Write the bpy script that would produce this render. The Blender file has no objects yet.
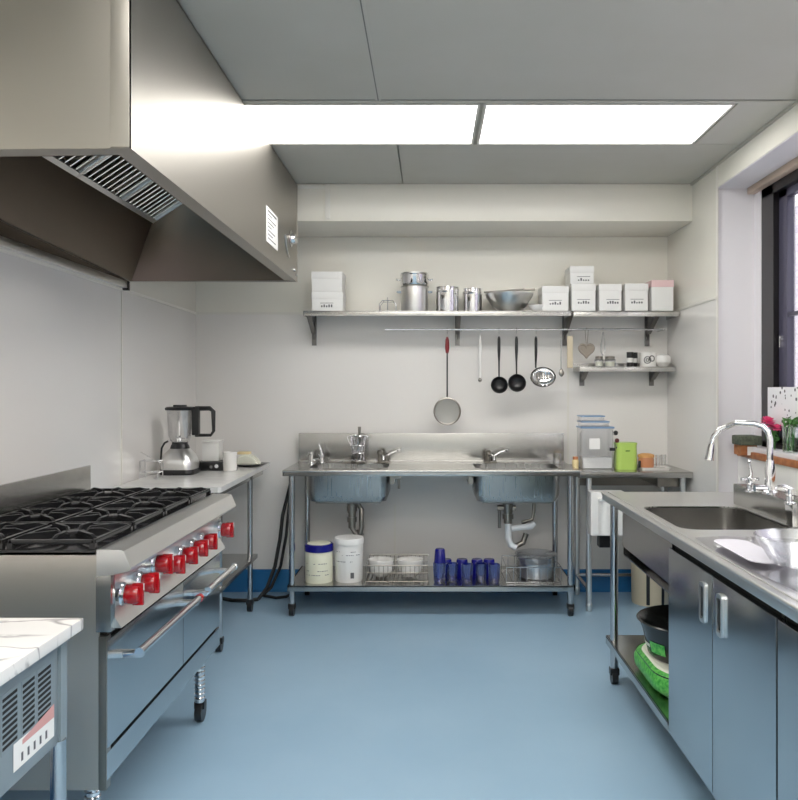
import bpy, bmesh, math, random
from mathutils import Vector, Matrix
random.seed(7)
C = bpy.context.scene.collection
PI = math.pi
F, VX, VY, CH = 790.0, 430.0, 390.0, 1.39       # focal length in px, vanishing point, camera height
def X(px, y): return (px-VX)*y/F
def Z(py, y): return CH-(py-VY)*y/F
def SR(r, g, b):
    f = lambda c: (c/255/12.92) if c/255 <= .04045 else ((c/255+.055)/1.055)**2.4
    return (f(r), f(g), f(b), 1)

# ---------------------------------------------------------------- materials
MATS = {}
def mat(name, col=(.8,.8,.8,1), rough=.5, metal=0, **kw):
    if name in MATS: return MATS[name]
    m = bpy.data.materials.new(name); m.use_nodes = True
    nt = m.node_tree; b = nt.nodes['Principled BSDF']
    b.inputs['Base Color'].default_value = col
    b.inputs['Roughness'].default_value = rough
    b.inputs['Metallic'].default_value = metal
    for k, v in kw.items(): b.inputs[k.replace('_', ' ')].default_value = v
    # every surface gets a trace of procedural roughness variation
    tc = nt.nodes.new('ShaderNodeTexCoord'); n = nt.nodes.new('ShaderNodeTexNoise')
    n.inputs['Scale'].default_value = 14
    mr = nt.nodes.new('ShaderNodeMapRange'); mr.inputs['To Min'].default_value = max(0, rough-.04); mr.inputs['To Max'].default_value = min(1, rough+.04)
    nt.links.new(tc.outputs['Object'], n.inputs['Vector']); nt.links.new(n.outputs['Fac'], mr.inputs['Value']); nt.links.new(mr.outputs[0], b.inputs['Roughness'])
    MATS[name] = m; return m

def steel(name, col, rough, stretch=(2, 60, 60), var=.03, colvar=.04, bump=.012):
    m = bpy.data.materials.new(name); m.use_nodes = True
    nt = m.node_tree; b = nt.nodes['Principled BSDF']
    b.inputs['Metallic'].default_value = 1
    tc = nt.nodes.new('ShaderNodeTexCoord'); mp = nt.nodes.new('ShaderNodeMapping'); mp.inputs['Scale'].default_value = stretch
    n = nt.nodes.new('ShaderNodeTexNoise'); n.inputs['Scale'].default_value = 3; n.inputs['Detail'].default_value = 4
    mr = nt.nodes.new('ShaderNodeMapRange'); mr.inputs['To Min'].default_value = rough-var; mr.inputs['To Max'].default_value = rough+var
    big = nt.nodes.new('ShaderNodeTexNoise'); big.inputs['Scale'].default_value = 2.2
    mx = nt.nodes.new('ShaderNodeMix'); mx.data_type = 'RGBA'
    mx.inputs['A'].default_value = tuple(c*(1-colvar) for c in col[:3])+(1,); mx.inputs['B'].default_value = tuple(min(1, c*(1+colvar)) for c in col[:3])+(1,)
    L = nt.links.new
    L(tc.outputs['Object'], mp.inputs['Vector']); L(mp.outputs[0], n.inputs['Vector']); L(n.outputs['Fac'], mr.inputs['Value']); L(mr.outputs[0], b.inputs['Roughness'])
    L(tc.outputs['Object'], big.inputs['Vector']); L(big.outputs['Fac'], mx.inputs['Factor']); L(mx.outputs['Result'], b.inputs['Base Color'])
    bp = nt.nodes.new('ShaderNodeBump'); bp.inputs['Strength'].default_value = bump; bp.inputs['Distance'].default_value = .001
    L(n.outputs['Fac'], bp.inputs['Height']); L(bp.outputs[0], b.inputs['Normal'])
    return m

def emis(name, col, s):
    m = bpy.data.materials.new(name); m.use_nodes = True; nt = m.node_tree
    b = nt.nodes['Principled BSDF']; b.inputs['Base Color'].default_value = (.9,.9,.9,1)
    b.inputs['Emission Color'].default_value = col; b.inputs['Emission Strength'].default_value = s
    return m

def clear(name, tint=(1,1,1,1), gloss=.12, rough=.03):
    """thin clear glass or plastic: mostly transparent with a mirror-like film"""
    m = bpy.data.materials.new(name); m.use_nodes = True; nt = m.node_tree
    nt.nodes.remove(nt.nodes['Principled BSDF'])
    out = nt.nodes['Material Output']
    t = nt.nodes.new('ShaderNodeBsdfTransparent'); t.inputs[0].default_value = tint
    g = nt.nodes.new('ShaderNodeBsdfGlossy'); g.inputs['Roughness'].default_value = rough
    lw = nt.nodes.new('ShaderNodeLayerWeight'); lw.inputs['Blend'].default_value = .35
    mr = nt.nodes.new('ShaderNodeMapRange'); mr.inputs['To Min'].default_value = gloss; mr.inputs['To Max'].default_value = .75
    mx = nt.nodes.new('ShaderNodeMixShader'); L = nt.links.new
    L(lw.outputs['Facing'], mr.inputs['Value']); L(mr.outputs[0], mx.inputs[0]); L(t.outputs[0], mx.inputs[1]); L(g.outputs[0], mx.inputs[2]); L(mx.outputs[0], out.inputs[0])
    return m

def marble(name):
    m = mat(name, SR(225,223,220), .18); nt = m.node_tree; b = nt.nodes['Principled BSDF']
    tc = nt.nodes.new('ShaderNodeTexCoord'); mp = nt.nodes.new('ShaderNodeMapping'); mp.inputs['Rotation'].default_value = (0,0,.9); mp.inputs['Scale'].default_value = (1,3.2,1)
    w = nt.nodes.new('ShaderNodeTexNoise'); w.inputs['Scale'].default_value = 2.6; w.inputs['Detail'].default_value = 5; w.inputs['Distortion'].default_value = 1.1
    r = nt.nodes.new('ShaderNodeValToRGB'); e = r.color_ramp.elements
    e[0].position = .455; e[0].color = SR(232,230,227); e[1].position = .545; e[1].color = SR(230,228,225)
    k = r.color_ramp.elements.new(.5); k.color = SR(160,158,158)
    L = nt.links.new; L(tc.outputs['Object'], mp.inputs[0]); L(mp.outputs[0], w.inputs['Vector']); L(w.outputs['Fac'], r.inputs[0]); L(r.outputs[0], b.inputs['Base Color'])
    return m

def noisecol(name, c1, c2, scale, rough, detail=3, bump=0):
    m = mat(name, c1, rough); nt = m.node_tree; b = nt.nodes['Principled BSDF']
    tc = nt.nodes.new('ShaderNodeTexCoord'); n = nt.nodes.new('ShaderNodeTexNoise'); n.inputs['Scale'].default_value = scale; n.inputs['Detail'].default_value = detail
    mx = nt.nodes.new('ShaderNodeMix'); mx.data_type = 'RGBA'; mx.inputs['A'].default_value = c1; mx.inputs['B'].default_value = c2
    r = nt.nodes.new('ShaderNodeMapRange'); r.inputs['From Min'].default_value = .35; r.inputs['From Max'].default_value = .65
    L = nt.links.new; L(tc.outputs['Object'], n.inputs['Vector']); L(n.outputs['Fac'], r.inputs['Value']); L(r.outputs[0], mx.inputs['Factor']); L(mx.outputs['Result'], b.inputs['Base Color'])
    if bump:
        bp = nt.nodes.new('ShaderNodeBump'); bp.inputs['Strength'].default_value = bump; bp.inputs['Distance'].default_value = .003
        L(n.outputs['Fac'], bp.inputs['Height']); L(bp.outputs[0], b.inputs['Normal'])
    return m

def wallmat():
    """glossy plastic wall lining: white below 1.92 m, cream above"""
    m = mat('wall_lining', SR(215,213,209), .16); nt = m.node_tree; b = nt.nodes['Principled BSDF']
    g = nt.nodes.new('ShaderNodeNewGeometry'); s = nt.nodes.new('ShaderNodeSeparateXYZ')
    gt = nt.nodes.new('ShaderNodeMath'); gt.operation = 'GREATER_THAN'; gt.inputs[1].default_value = 1.92
    mx = nt.nodes.new('ShaderNodeMix'); mx.data_type = 'RGBA'; mx.inputs['A'].default_value = SR(232,229,225); mx.inputs['B'].default_value = SR(236,233,223)
    n = nt.nodes.new('ShaderNodeTexNoise'); n.inputs['Scale'].default_value = 1.6
    bp = nt.nodes.new('ShaderNodeBump'); bp.inputs['Strength'].default_value = .12; bp.inputs['Distance'].default_value = .02
    L = nt.links.new; L(g.outputs['Position'], s.inputs[0]); L(s.outputs['Z'], gt.inputs[0]); L(gt.outputs[0], mx.inputs['Factor']); L(mx.outputs['Result'], b.inputs['Base Color'])
    L(g.outputs['Position'], n.inputs['Vector']); L(n.outputs['Fac'], bp.inputs['Height']); L(bp.outputs[0], b.inputs['Normal'])
    return m

M = dict(
    wall=wallmat(), soffit=mat('soffit_paint', SR(232,228,217), .25), reveal=mat('reveal_paint', SR(222,219,222), .4),
    ceil=noisecol('ceiling_panel_paint', SR(188,186,176), SR(191,189,180), 3, .6), groove=mat('joint_grey', SR(120,120,116), .7),
    floor=noisecol('blue_epoxy_floor', SR(144,174,196), SR(151,180,201), 1.4, .36, 5), cove=noisecol('blue_cove', SR(40,112,170), SR(52,122,176), 3, .3),
    trim=mat('white_trim', SR(225,222,214), .35),
    steel=steel('brushed_steel', (.50,.49,.47), .24), steelv=steel('brushed_steel_vertical', (.42,.42,.41), .28, (60,60,2), bump=.002),
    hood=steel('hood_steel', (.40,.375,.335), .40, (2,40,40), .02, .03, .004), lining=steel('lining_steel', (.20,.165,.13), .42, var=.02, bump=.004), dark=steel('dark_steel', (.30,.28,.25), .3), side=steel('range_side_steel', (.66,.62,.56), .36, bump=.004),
    door=steel('cabinet_steel', (.50,.53,.55), .2, (60,60,2)), lightsteel=steel('satin_steel', (.78,.775,.76), .3, bump=.005),
    chrome=mat('chrome', (.82,.82,.83,1), .08, 1), tube=mat('steel_tube', (.55,.55,.56,1), .2, 1),
    iron=mat('cast_iron', (.012,.012,.013,1), .2), black=mat('black_plastic', (.012,.012,.013,1), .3), rubber=mat('black_rubber', (.02,.02,.02,1), .6),
    red=mat('red_knob', (.36,.002,.006,1), .14, 0, Coat_Weight=.6), marble=marble('white_marble'), void=mat('dark_gap', (.01,.01,.01,1), .8),
    grey=mat('grey_enamel', SR(132,144,150), .32), white=mat('white_plastic', SR(232,231,228), .35), offwhite=mat('offwhite_plastic', SR(226,226,205), .4),
    blue=mat('cobalt_plastic', SR(20,22,120), .25), glass=clear('clear_glass'), bluelid=mat('pale_blue_plastic', SR(120,150,185), .3),
    blueglass=clear('blue_glass', (.40,.50,.92,1), .16), smoke=clear('clear_plastic', (.96,.97,.99,1), .14, .2),
    speck=None, card=mat('white_card', SR(236,235,232), .6), print=mat('grey_print', SR(95,95,98), .6), pink=mat('pink_card', SR(238,205,205), .6),
    woodred=mat('red_wood', SR(120,25,32), .4), wood=noisecol('brown_wood', SR(150,88,48), SR(176,112,66), 25, .45), beige=mat('beige_board', SR(214,200,172), .45),
    green=mat('lime_plastic', SR(178,208,104), .35), leaf=mat('leaf', SR(60,110,45), .5), stem=mat('stem', SR(70,130,60), .5), petal=noisecol('petal', SR(238,80,145), SR(248,130,175), 30, .5),
    bread=noisecol('bread', SR(205,150,90), SR(225,175,115), 30, .8), butter=mat('butter', SR(236,216,165), .5), brown=mat('brown_glaze', SR(196,132,92), .35),
    frame=mat('window_frame', SR(20,16,20), .3), sash=mat('window_sash', SR(72,70,88), .35), pane=clear('window_glass', (1,1,1,1), .04, .01), valance=mat('beige_blind', SR(196,176,160), .7),
    brick=None, sponge=noisecol('dark_sponge', SR(70,76,64), SR(95,100,84), 60, .9, 3, .6), diff=emis('lamp_diffuser', (1,.98,.945,1), 4.6),
    greenbag=noisecol('green_bag', SR(40,150,50), SR(110,200,90), 70, .4), bagwhite=mat('bag_white', SR(232,232,215), .45), bagblack=mat('bag_black', (.012,.013,.012,1), .22),
    taupe=mat('woven_tan', SR(150,140,128), .8), blackglass=mat('dark_lid', (.02,.02,.022,1), .15), water=clear('vase_glass', (.9,.97,.9,1), .12), whitecer=mat('white_ceramic', SR(236,234,230), .2),
    reflgrey=mat('lilac_white', SR(205,202,208), .5), bracket=mat('dark_bracket_metal', (.17,.165,.16,1), .35, 1), stone=noisecol('pale_stone', SR(226,225,222), SR(214,213,211), 5, .2, 6), pvc=mat('white_pipe', SR(225,228,230), .3), darkred=mat('dark_red', SR(90,20,24), .3), reddish=mat('pink_sticker', SR(214,160,155), .4), mesh=mat('sieve_mesh', SR(150,150,145), .5, .3, Alpha=.75),
)
def brickmat():
    m = mat('pale_brick', SR(200,196,210), .8); nt = m.node_tree; b = nt.nodes['Principled BSDF']
    tc = nt.nodes.new('ShaderNodeTexCoord'); mp = nt.nodes.new('ShaderNodeMapping'); mp.inputs['Rotation'].default_value = (0, PI/2, PI/2)
    br = nt.nodes.new('ShaderNodeTexBrick'); br.inputs['Color1'].default_value = SR(205,200,215); br.inputs['Color2'].default_value = SR(186,180,198); br.inputs['Mortar'].default_value = SR(160,155,170)
    br.inputs['Scale'].default_value = 4; nt.links.new(tc.outputs['Object'], mp.inputs[0]); nt.links.new(mp.outputs[0], br.inputs['Vector']); nt.links.new(br.outputs[0], b.inputs['Base Color'])
    return m
M['brick'] = brickmat()
def speckmat():
    m = mat('speckled_paper', SR(236,236,238), .6); nt = m.node_tree; b = nt.nodes['Principled BSDF']
    tc = nt.nodes.new('ShaderNodeTexCoord'); v = nt.nodes.new('ShaderNodeTexVoronoi'); v.inputs['Scale'].default_value = 26
    n = nt.nodes.new('ShaderNodeTexNoise'); n.inputs['Scale'].default_value = 9
    ma = nt.nodes.new('ShaderNodeMath'); ma.operation = 'MULTIPLY'; ma.inputs[1].default_value = .42
    lt = nt.nodes.new('ShaderNodeMath'); lt.operation = 'LESS_THAN'
    mx = nt.nodes.new('ShaderNodeMix'); mx.data_type = 'RGBA'; mx.inputs['A'].default_value = SR(236,236,238); mx.inputs['B'].default_value = SR(70,70,76)
    L = nt.links.new; L(tc.outputs['Object'], v.inputs['Vector']); L(tc.outputs['Object'], n.inputs['Vector']); L(n.outputs['Fac'], ma.inputs[0]); L(v.outputs['Distance'], lt.inputs[0]); L(ma.outputs[0], lt.inputs[1]); L(lt.outputs[0], mx.inputs['Factor']); L(mx.outputs['Result'], b.inputs['Base Color'])
    return m
M['speck'] = speckmat()

# ---------------------------------------------------------------- mesh helpers
class MB:
    def __init__(s): s.b = bmesh.new()
    def box(s, x0, x1, y0, y1, z0, z1, bev=0, seg=2):
        t = bmesh.new(); bmesh.ops.create_cube(t, size=1)
        for v in t.verts: v.co = Vector(((x0+x1)/2+v.co.x*(x1-x0), (y0+y1)/2+v.co.y*(y1-y0), (z0+z1)/2+v.co.z*(z1-z0)))
        if bev: bmesh.ops.bevel(t, geom=t.edges[:], offset=bev, segments=seg, profile=.7, affect='EDGES')
        return s.add(t)
    def add(s, t, mtx=None):
        if mtx is not None: bmesh.ops.transform(t, matrix=mtx, verts=t.verts[:])
        me = bpy.data.meshes.new('t'); t.to_mesh(me); t.free(); s.b.from_mesh(me); bpy.data.meshes.remove(me); return s
    def rbox(s, c, size, rot, bev=0):
        t = bmesh.new(); bmesh.ops.create_cube(t, size=1)
        for v in t.verts: v.co = Vector((v.co.x*size[0], v.co.y*size[1], v.co.z*size[2]))
        if bev: bmesh.ops.bevel(t, geom=t.edges[:], offset=bev, segments=2, profile=.7, affect='EDGES')
        from mathutils import Euler
        return s.add(t, Matrix.Translation(c) @ Euler(rot).to_matrix().to_4x4())
    def tube(s, pts, r, n=12, closed=False, cap=True):
        pts = [Vector(p) for p in pts]; rs = r if isinstance(r, (list, tuple)) else [r]*len(pts)
        rings = []; up = None; N = len(pts)
        for i, p in enumerate(pts):
            if closed: d = pts[(i+1) % N]-pts[i-1]
            else: d = pts[min(i+1, N-1)]-pts[max(i-1, 0)]
            d.normalize()
            if up is None: up = Vector((0,0,1)) if abs(d.z) < .9 else Vector((1,0,0))
            a = d.cross(up); a.normalize(); c = a.cross(d); c.normalize(); up = c
            rings.append([s.b.verts.new(p+(a*math.cos(t)+c*math.sin(t))*rs[i]) for t in [2*PI*k/n for k in range(n)]])
        for i in range(N if closed else N-1):
            A, B = rings[i], rings[(i+1) % N]
            for k in range(n): s.b.faces.new((A[k], A[(k+1) % n], B[(k+1) % n], B[k]))
        if cap and not closed: s.b.faces.new(rings[0][::-1]); s.b.faces.new(rings[-1])
        return s
    def cyl(s, a, b, r, r2=None, n=24): return s.tube([a, b], [r, r if r2 is None else r2], n)
    def lathe(s, prof, c=(0,0,0), n=32, mtx=None, sx=1, sy=1):
        """prof: list of (radius, z) revolved about z"""
        t = bmesh.new(); rings = []
        for (r, z) in prof:
            rings.append([t.verts.new((sx*r*math.cos(2*PI*k/n), sy*r*math.sin(2*PI*k/n), z)) for k in range(n)])
        for A, B in zip(rings, rings[1:]):
            for k in range(n): t.faces.new((A[k], A[(k+1) % n], B[(k+1) % n], B[k]))
        bmesh.ops.remove_doubles(t, verts=t.verts[:], dist=1e-5)
        bmesh.ops.holes_fill(t, edges=[e for e in t.edges if e.is_boundary], sides=0) if False else None
        return s.add(t, Matrix.Translation(c) @ (mtx if mtx is not None else Matrix.Identity(4)))
    def prism(s, poly, axis, a, b):
        """poly of 2D points extruded along axis ('x': (y,z), 'y': (x,z), 'z': (x,y))"""
        def P(p, h): return {'x': (h, p[0], p[1]), 'y': (p[0], h, p[1]), 'z': (p[0], p[1], h)}[axis]
        A = [s.b.verts.new(P(p, a)) for p in poly]; B = [s.b.verts.new(P(p, b)) for p in poly]; n = len(poly)
        fs = [s.b.faces.new(A), s.b.faces.new(B[::-1])]+[s.b.faces.new((A[i], B[i], B[(i+1) % n], A[(i+1) % n])) for i in range(n)]
        return s
    def quad(s, a, b, c, d, th=.003):
        a, b, c, d = map(Vector, (a, b, c, d)); n = (b-a).cross(d-a).normalized()*th
        v = [s.b.verts.new(p) for p in (a, b, c, d, a+n, b+n, c+n, d+n)]
        for f in ((0,1,2,3), (7,6,5,4), (0,4,5,1), (1,5,6,2), (2,6,7,3), (3,7,4,0)): s.b.faces.new([v[i] for i in f])
        return s
    def loft(s, secs, nc=6, cap0=False, cap1=False, close=False):
        """secs: (cx, cy, hx, hy, r, z) rounded rectangles"""
        rings = [[s.b.verts.new((p[0], p[1], q[5])) for p in rrect(q[0], q[1], q[2], q[3], q[4], nc)] for q in secs]
        n = len(rings[0]); prs = list(zip(rings, rings[1:]))
        if close: prs.append((rings[-1], rings[0]))
        for A, B in prs:
            for k in range(n): s.b.faces.new((A[k], A[(k+1) % n], B[(k+1) % n], B[k]))
        if cap0: s.b.faces.new(rings[0][::-1])
        if cap1: s.b.faces.new(rings[-1])
        return s
    def plate_hole(s, x0, x1, y0, y1, z0, z1, holes):
        """slab with rounded rectangular holes side by side in x"""
        xs = [x0]
        for i in range(len(holes)-1): xs.append((holes[i][1]+holes[i+1][0])/2)
        xs.append(x1)
        for i, (hx0, hx1, hy0, hy1, r) in enumerate(holes):
            a, b = xs[i], xs[i+1]; nc = 6
            inn = rrect((hx0+hx1)/2, (hy0+hy1)/2, (hx1-hx0)/2, (hy1-hy0)/2, r, nc)
            out = []
            for k in range(4):
                cx, cy = [(b, y1), (a, y1), (a, y0), (b, y0)][k]
                for j in range(nc+1): out.append((cx, cy))
            n = len(inn)
            for z in (z0, z1):
                I = [s.b.verts.new((p[0], p[1], z)) for p in inn]
                O = [s.b.verts.new((p[0], p[1], z)) for p in out]
                for k in range(n):
                    if (Vector(out[k])-Vector(out[(k+1) % n])).length < 1e-6: s.b.faces.new((I[k], I[(k+1) % n], O[k]))
                    else: s.b.faces.new((I[k], I[(k+1) % n], O[(k+1) % n], O[k]))
                if z == z0: I0 = I
            for k in range(n): s.b.faces.new((I0[k], I0[(k+1) % n], I[(k+1) % n], I[k]))
        P = [(x0, y0), (x1, y0), (x1, y1), (x0, y1)]
        for k in range(4):
            p, q = P[k], P[(k+1) % 4]
            s.b.faces.new([s.b.verts.new(v) for v in ((p[0], p[1], z0), (q[0], q[1], z0), (q[0], q[1], z1), (p[0], p[1], z1))])
        return s
    def build(s, name, m, parent=None, smooth=35):
        bmesh.ops.remove_doubles(s.b, verts=s.b.verts[:], dist=2e-5)
        bmesh.ops.recalc_face_normals(s.b, faces=s.b.faces[:])
        me = bpy.data.meshes.new(name); s.b.to_mesh(me); s.b.free()
        ms = m if isinstance(m, list) else [m]
        for k in ms: me.materials.append(M[k])
        if smooth:
            for p in me.polygons: p.use_smooth = True
            me.set_sharp_from_angle(angle=math.radians(smooth))
        o = bpy.data.objects.new(name, me); C.objects.link(o)
        if parent is not None:
            o.parent = parent
            root = parent
            while root.parent: root = root.parent
            me.transform(Matrix.Translation(-root.location) if True else None)
        return o

def rrect(cx, cy, hx, hy, r, nc=6):
    pts = []; r = min(r, hx, hy)
    for k, (sx, sy) in enumerate(((1,1), (-1,1), (-1,-1), (1,-1))):
        for j in range(nc+1):
            a = PI/2*k+PI/2*j/nc
            pts.append((cx+sx*(hx-r)+r*math.cos(a), cy+sy*(hy-r)+r*math.sin(a)))
    return pts

def thing(name, label, cat, loc=(0,0,0), group=None):
    o = bpy.data.objects.new(name, None); C.objects.link(o); o.location = loc; o.empty_display_size = .05
    o['label'] = label; o['category'] = cat
    if group: o['group'] = group
    return o
def tag(o, label, cat, group=None):
    o['label'] = label; o['category'] = cat
    if group: o['group'] = group
    return o
def struct(o): o['kind'] = 'structure'; return o
def dup(root, loc, label=None, group=None):
    r = root.copy(); C.objects.link(r); r.location = loc
    if label: r['label'] = label
    if group: r['group'] = group
    for ch in list(root.children):
        c = ch.copy(); C.objects.link(c); c.parent = r
        for g in ch.children:
            d = g.copy(); C.objects.link(d); d.parent = c
    return r
def arc(c, r, a0, a1, n, plane='xz'):
    out = []
    for i in range(n+1):
        a = math.radians(a0+(a1-a0)*i/n); u, v = r*math.cos(a), r*math.sin(a)
        out.append({'xz': (c[0]+u, c[1], c[2]+v), 'xy': (c[0]+u, c[1]+v, c[2]), 'yz': (c[0], c[1]+u, c[2]+v)}[plane])
    return out

# ================================================================ SETTING
XL, XR, YB, YF, ZC = -1.62, 1.643, 5.467, -1.6, 2.68
struct(MB().box(XL-.1, 2.1, YF-.1, YB+.1, -.1, 0).build('floor', 'floor'))
struct(MB().box(XL-.1, XL, YF, YB+.1, 0, ZC+.1).build('wall_left', 'wall'))
struct(MB().box(XL, 2.1, YB, YB+.1, 0, ZC+.1).build('wall_back', 'wall'))
w = MB()
RY0, RY1, RZ0, RZ1 = 1.0, 4.53, 1.045, 2.548
w.box(XR, 2.05, RY1, YB, 0, ZC+.1)
w.box(XR, 2.05, YF, RY0, 0, ZC+.1)
w.box(XR, 2.05, RY0, RY1, RZ1, ZC+.1)
w.box(1.765, 2.05, RY0, RY1, 0, RZ0)
struct(w.build('wall_right', 'wall'))
fw = MB(); fw.box(XL, -.2, YF-.1, YF, 0, ZC+.1); fw.box(.75, XR, YF-.1, YF, 0, ZC+.1); fw.box(-.2, .75, YF-.1, YF, 2.1, ZC+.1)
struct(fw.build('wall_front', 'wall'))
d = struct(MB().box(-.2, .75, YF-.08, YF-.03, .005, 2.1).build('door_1', 'trim'))
MB().cyl((-.12, YF-.03, 1), (-.12, YF+.03, 1), .01).cyl((-.12, YF+.03, 1), (0, YF+.03, 1), .01).build('door_handle', 'chrome', d)
# reveal lining of the window recess
r = MB(); r.box(XR+.004, 1.86, RY1-.004, RY1, RZ0, RZ1); r.box(XR+.004, 1.86, RY0, RY1, RZ1-.004, RZ1); r.box(XR+.004, 1.765, RY1-.004, RY1, 0, RZ0)
struct(r.build('trim_window_reveal', 'reveal'))
# soffit
struct(MB().box(XL, XR, 4.944, YB, 2.447, ZC, .004).build('trim_soffit', 'soffit'))
# ceiling: slab, then panels with open joints
c = MB(); c.box(XL-.1, 2.1, YF-.1, YB+.1, ZC+.03, ZC+.13)
g = .004
def cp(x0, x1, y0, y1): c.box(x0+g, x1-g, y0+g, y1-g, ZC, ZC+.03)
cp(XL, -.17, 4.145, 4.944); cp(-.17, XR, 4.145, 4.944)
cp(XL, -.94, 3.53, 4.145); cp(1.385, XR, 3.53, 4.145); cp(-.94, 1.385, 3.53, 3.555)
cp(XL, -.23, 2.3, 3.53); cp(-.23, XR, 2.3, 3.53)
FILL_ROWS = (1.25, .1, -1.05)  # ceiling openings for the added fill lamps
yprev = 2.3
for r0 in FILL_ROWS:
    cp(XL, -.23, r0+.59, yprev); cp(-.23, XR, r0+.59, yprev)
    cp(XL, -.94, r0, r0+.59); cp(1.385, XR, r0, r0+.59); yprev = r0
cp(XL, -.23, YF, yprev); cp(-.23, XR, YF, yprev)
struct(c.build('ceiling', 'ceil'))
# raised batten over the front ceiling joint and edge angle
t = MB(); t.box(XL, XR, 3.515, 3.54, ZC-.006, ZC+.002); t.box(-.243, -.217, 1.84, 3.51, ZC-.003, ZC+.002)
t.box(XR-.015, XR, YF, 4.94, ZC-.012, ZC)
struct(t.build('trim_ceiling', 'ceil'))
t = MB(); t.box(-.2325, -.2275, 1.84, 3.51, ZC-.0035, ZC-.0025); t.box(XL, XR, 3.508, 3.514, ZC-.0015, ZC-.0005); t.box(XL, XR, 3.541, 3.547, ZC-.0015, ZC-.0005)
struct(t.build('trim_ceiling_joint', 'groove'))
t = MB()
t.box(XL, XR, YB-.005, YB, 1.912, 1.928); t.box(XL, XL+.005, YF, YB, 1.912, 1.928); t.box(XR-.005, XR, RY1, YB, 1.912, 1.928)
struct(t.build('trim_wall_joint', 'trim'))
t = MB(); t.box(.948, .962, YB-.004, YB, .15, 1.912); t.box(-.25, -.236, YB-.004, YB, .15, .6)
t.box(XL, XL+.004, 4.14, 4.154, .15, 1.912); t.box(XL, XL+.004, 2.9, 2.914, .15, 1.912)
t.box(XR-.004, XR, 4.50, RY1, 0, 2.68)
struct(t.build('trim_panel_joint', 'trim'))
t = MB(); t.box(-.655, -.625, 4.93, 4.944, 2.46, ZC-.002, .003); t.box(-1.0, -.655, 4.936, 4.944, ZC-.03, ZC-.012, .002)
struct(t.build('trim_cable_cover', 'trim'))
def base(name, pts, ax, a, b): struct(MB().prism(pts, ax, a, b).build(name, 'cove'))
base('baseboard_back', [(YB, 0), (YB-.03, 0), (YB-.012, .012), (YB-.006, .04), (YB-.006, .145), (YB, .15)], 'x', XL, XR)
base('baseboard_left', [(XL, 0), (XL+.03, 0), (XL+.012, .012), (XL+.006, .04), (XL+.006, .145), (XL, .15)], 'y', YF, YB-.03)
base('baseboard_right', [(XR, 0), (XR-.03, 0), (XR-.012, .012), (XR-.006, .04), (XR-.006, .145), (XR, .15)], 'y', RY1, YB-.03)

# window
wd = bpy.data.objects.new('window_1', None); C.objects.link(wd); wd['kind'] = 'structure'
WX = 1.86
f = MB(); z0, z1, y0, y1 = RZ0+.03, RZ1, RY0, RY1
f.box(WX, WX+.09, y1-.25, y1-.10, z0, z1); f.box(WX, WX+.09, y0, y0+.06, z0, z1); f.box(WX, WX+.09, y0, y1, z1-.09, z1); f.box(WX, WX+.09, y0, y1, z0, z0+.03)
f.box(WX, WX+.09, 2.72, 2.80, z0, z1)
f.build('frame', 'frame', wd)
MB().box(WX-.004, WX+.19, RY1-.10, RY1, RZ0, RZ1).build('jamb', 'reveal', wd)
for (a, b) in ((2.80, y1-.25), (y0+.06, 2.72)):
    s = MB(); q = .10
    s.box(WX+.03, WX+.07, b-q, b, z0+.03, z1-.09, .004); s.box(WX+.03, WX+.07, a, a+q, z0+.03, z1-.09, .004)
    s.box(WX+.03, WX+.07, a, b, z1-.13, z1-.09, .004); s.box(WX+.03, WX+.07, a, b, z0+.03, z0+.07, .004)
    s.box(WX+.035, WX+.06, a, b, 1.78, 1.80, .002)
    so = s.build('sash', 'sash', wd)
    MB().box(WX+.048, WX+.052, a+q, b-q, z0+.07, z1-.13).build('pane', 'pane', so)
    MB().box(WX+.02, WX+.032, b-.03, b-.018, 1.62, 1.68, .002).build('latch', 'chrome', so)
MB().box(1.765, 1.86, RY0, RY1-.005, RZ0+.005, RZ0+.03, .006).build('sill', 'reveal', wd)
MB().box(1.752, 1.80, RY0, RY1-.02, RZ0-.03, RZ0+.005, .003).build('sill_edge', 'wood', wd)
b_ = MB().box(1.815, 1.858, RY0+.02, RY1-.01, 2.508, 2.546, .004).build('window_blind', 'valance')
tag(b_, 'beige rolled window blind along the top of the window', 'blind')
bw = MB().box(3.6, 3.8, -2, 16, -.5, 3.2).build('brick_wall', 'brick')
tag(bw, 'pale brick wall outside the window', 'wall')

# ceiling lights: the visible pair, then added fill pairs out of view
def light(x0, x1, y0, y1, label, group):
    t = thing('ceiling_light', label, 'ceiling light', ((x0+x1)/2, (y0+y1)/2, ZC), group)
    f = MB(); q = .012
    f.box(x0, x1, y0, y0+q, ZC-.004, ZC+.028); f.box(x0, x1, y1-q, y1, ZC-.004, ZC+.028); f.box(x0, x0+q, y0+q, y1-q, ZC-.004, ZC+.028); f.box(x1-q, x1, y0+q, y1-q, ZC-.004, ZC+.028)
    f.build('frame', 'trim', t)
    MB().box(x0+q, x1-q, y0+q, y1-q, ZC+.002, ZC+.012).build('diffuser', 'diff', t)
    return t
light(-.93, .226, 3.56, 4.14, 'lit rectangular ceiling panel lamp, left one beside the steel hood', 'ceiling panel lamps')
light(.246, 1.376, 3.56, 4.14, 'lit rectangular ceiling panel lamp, right one toward the window wall', 'ceiling panel lamps')
for r0, nm in zip(FILL_ROWS, ('over the near marble topped unit', 'halfway between that unit and the entrance door', 'nearest the entrance door')):  # unseen lamps, added as fill to brighten the walls evenly
    light(-.93, .226, r0+.005, r0+.585, 'unseen panel lamp added as fill light on the left '+nm, 'ceiling panel lamps')
    light(.246, 1.376, r0+.005, r0+.585, 'unseen panel lamp added as fill light on the right '+nm, 'ceiling panel lamps')

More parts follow.
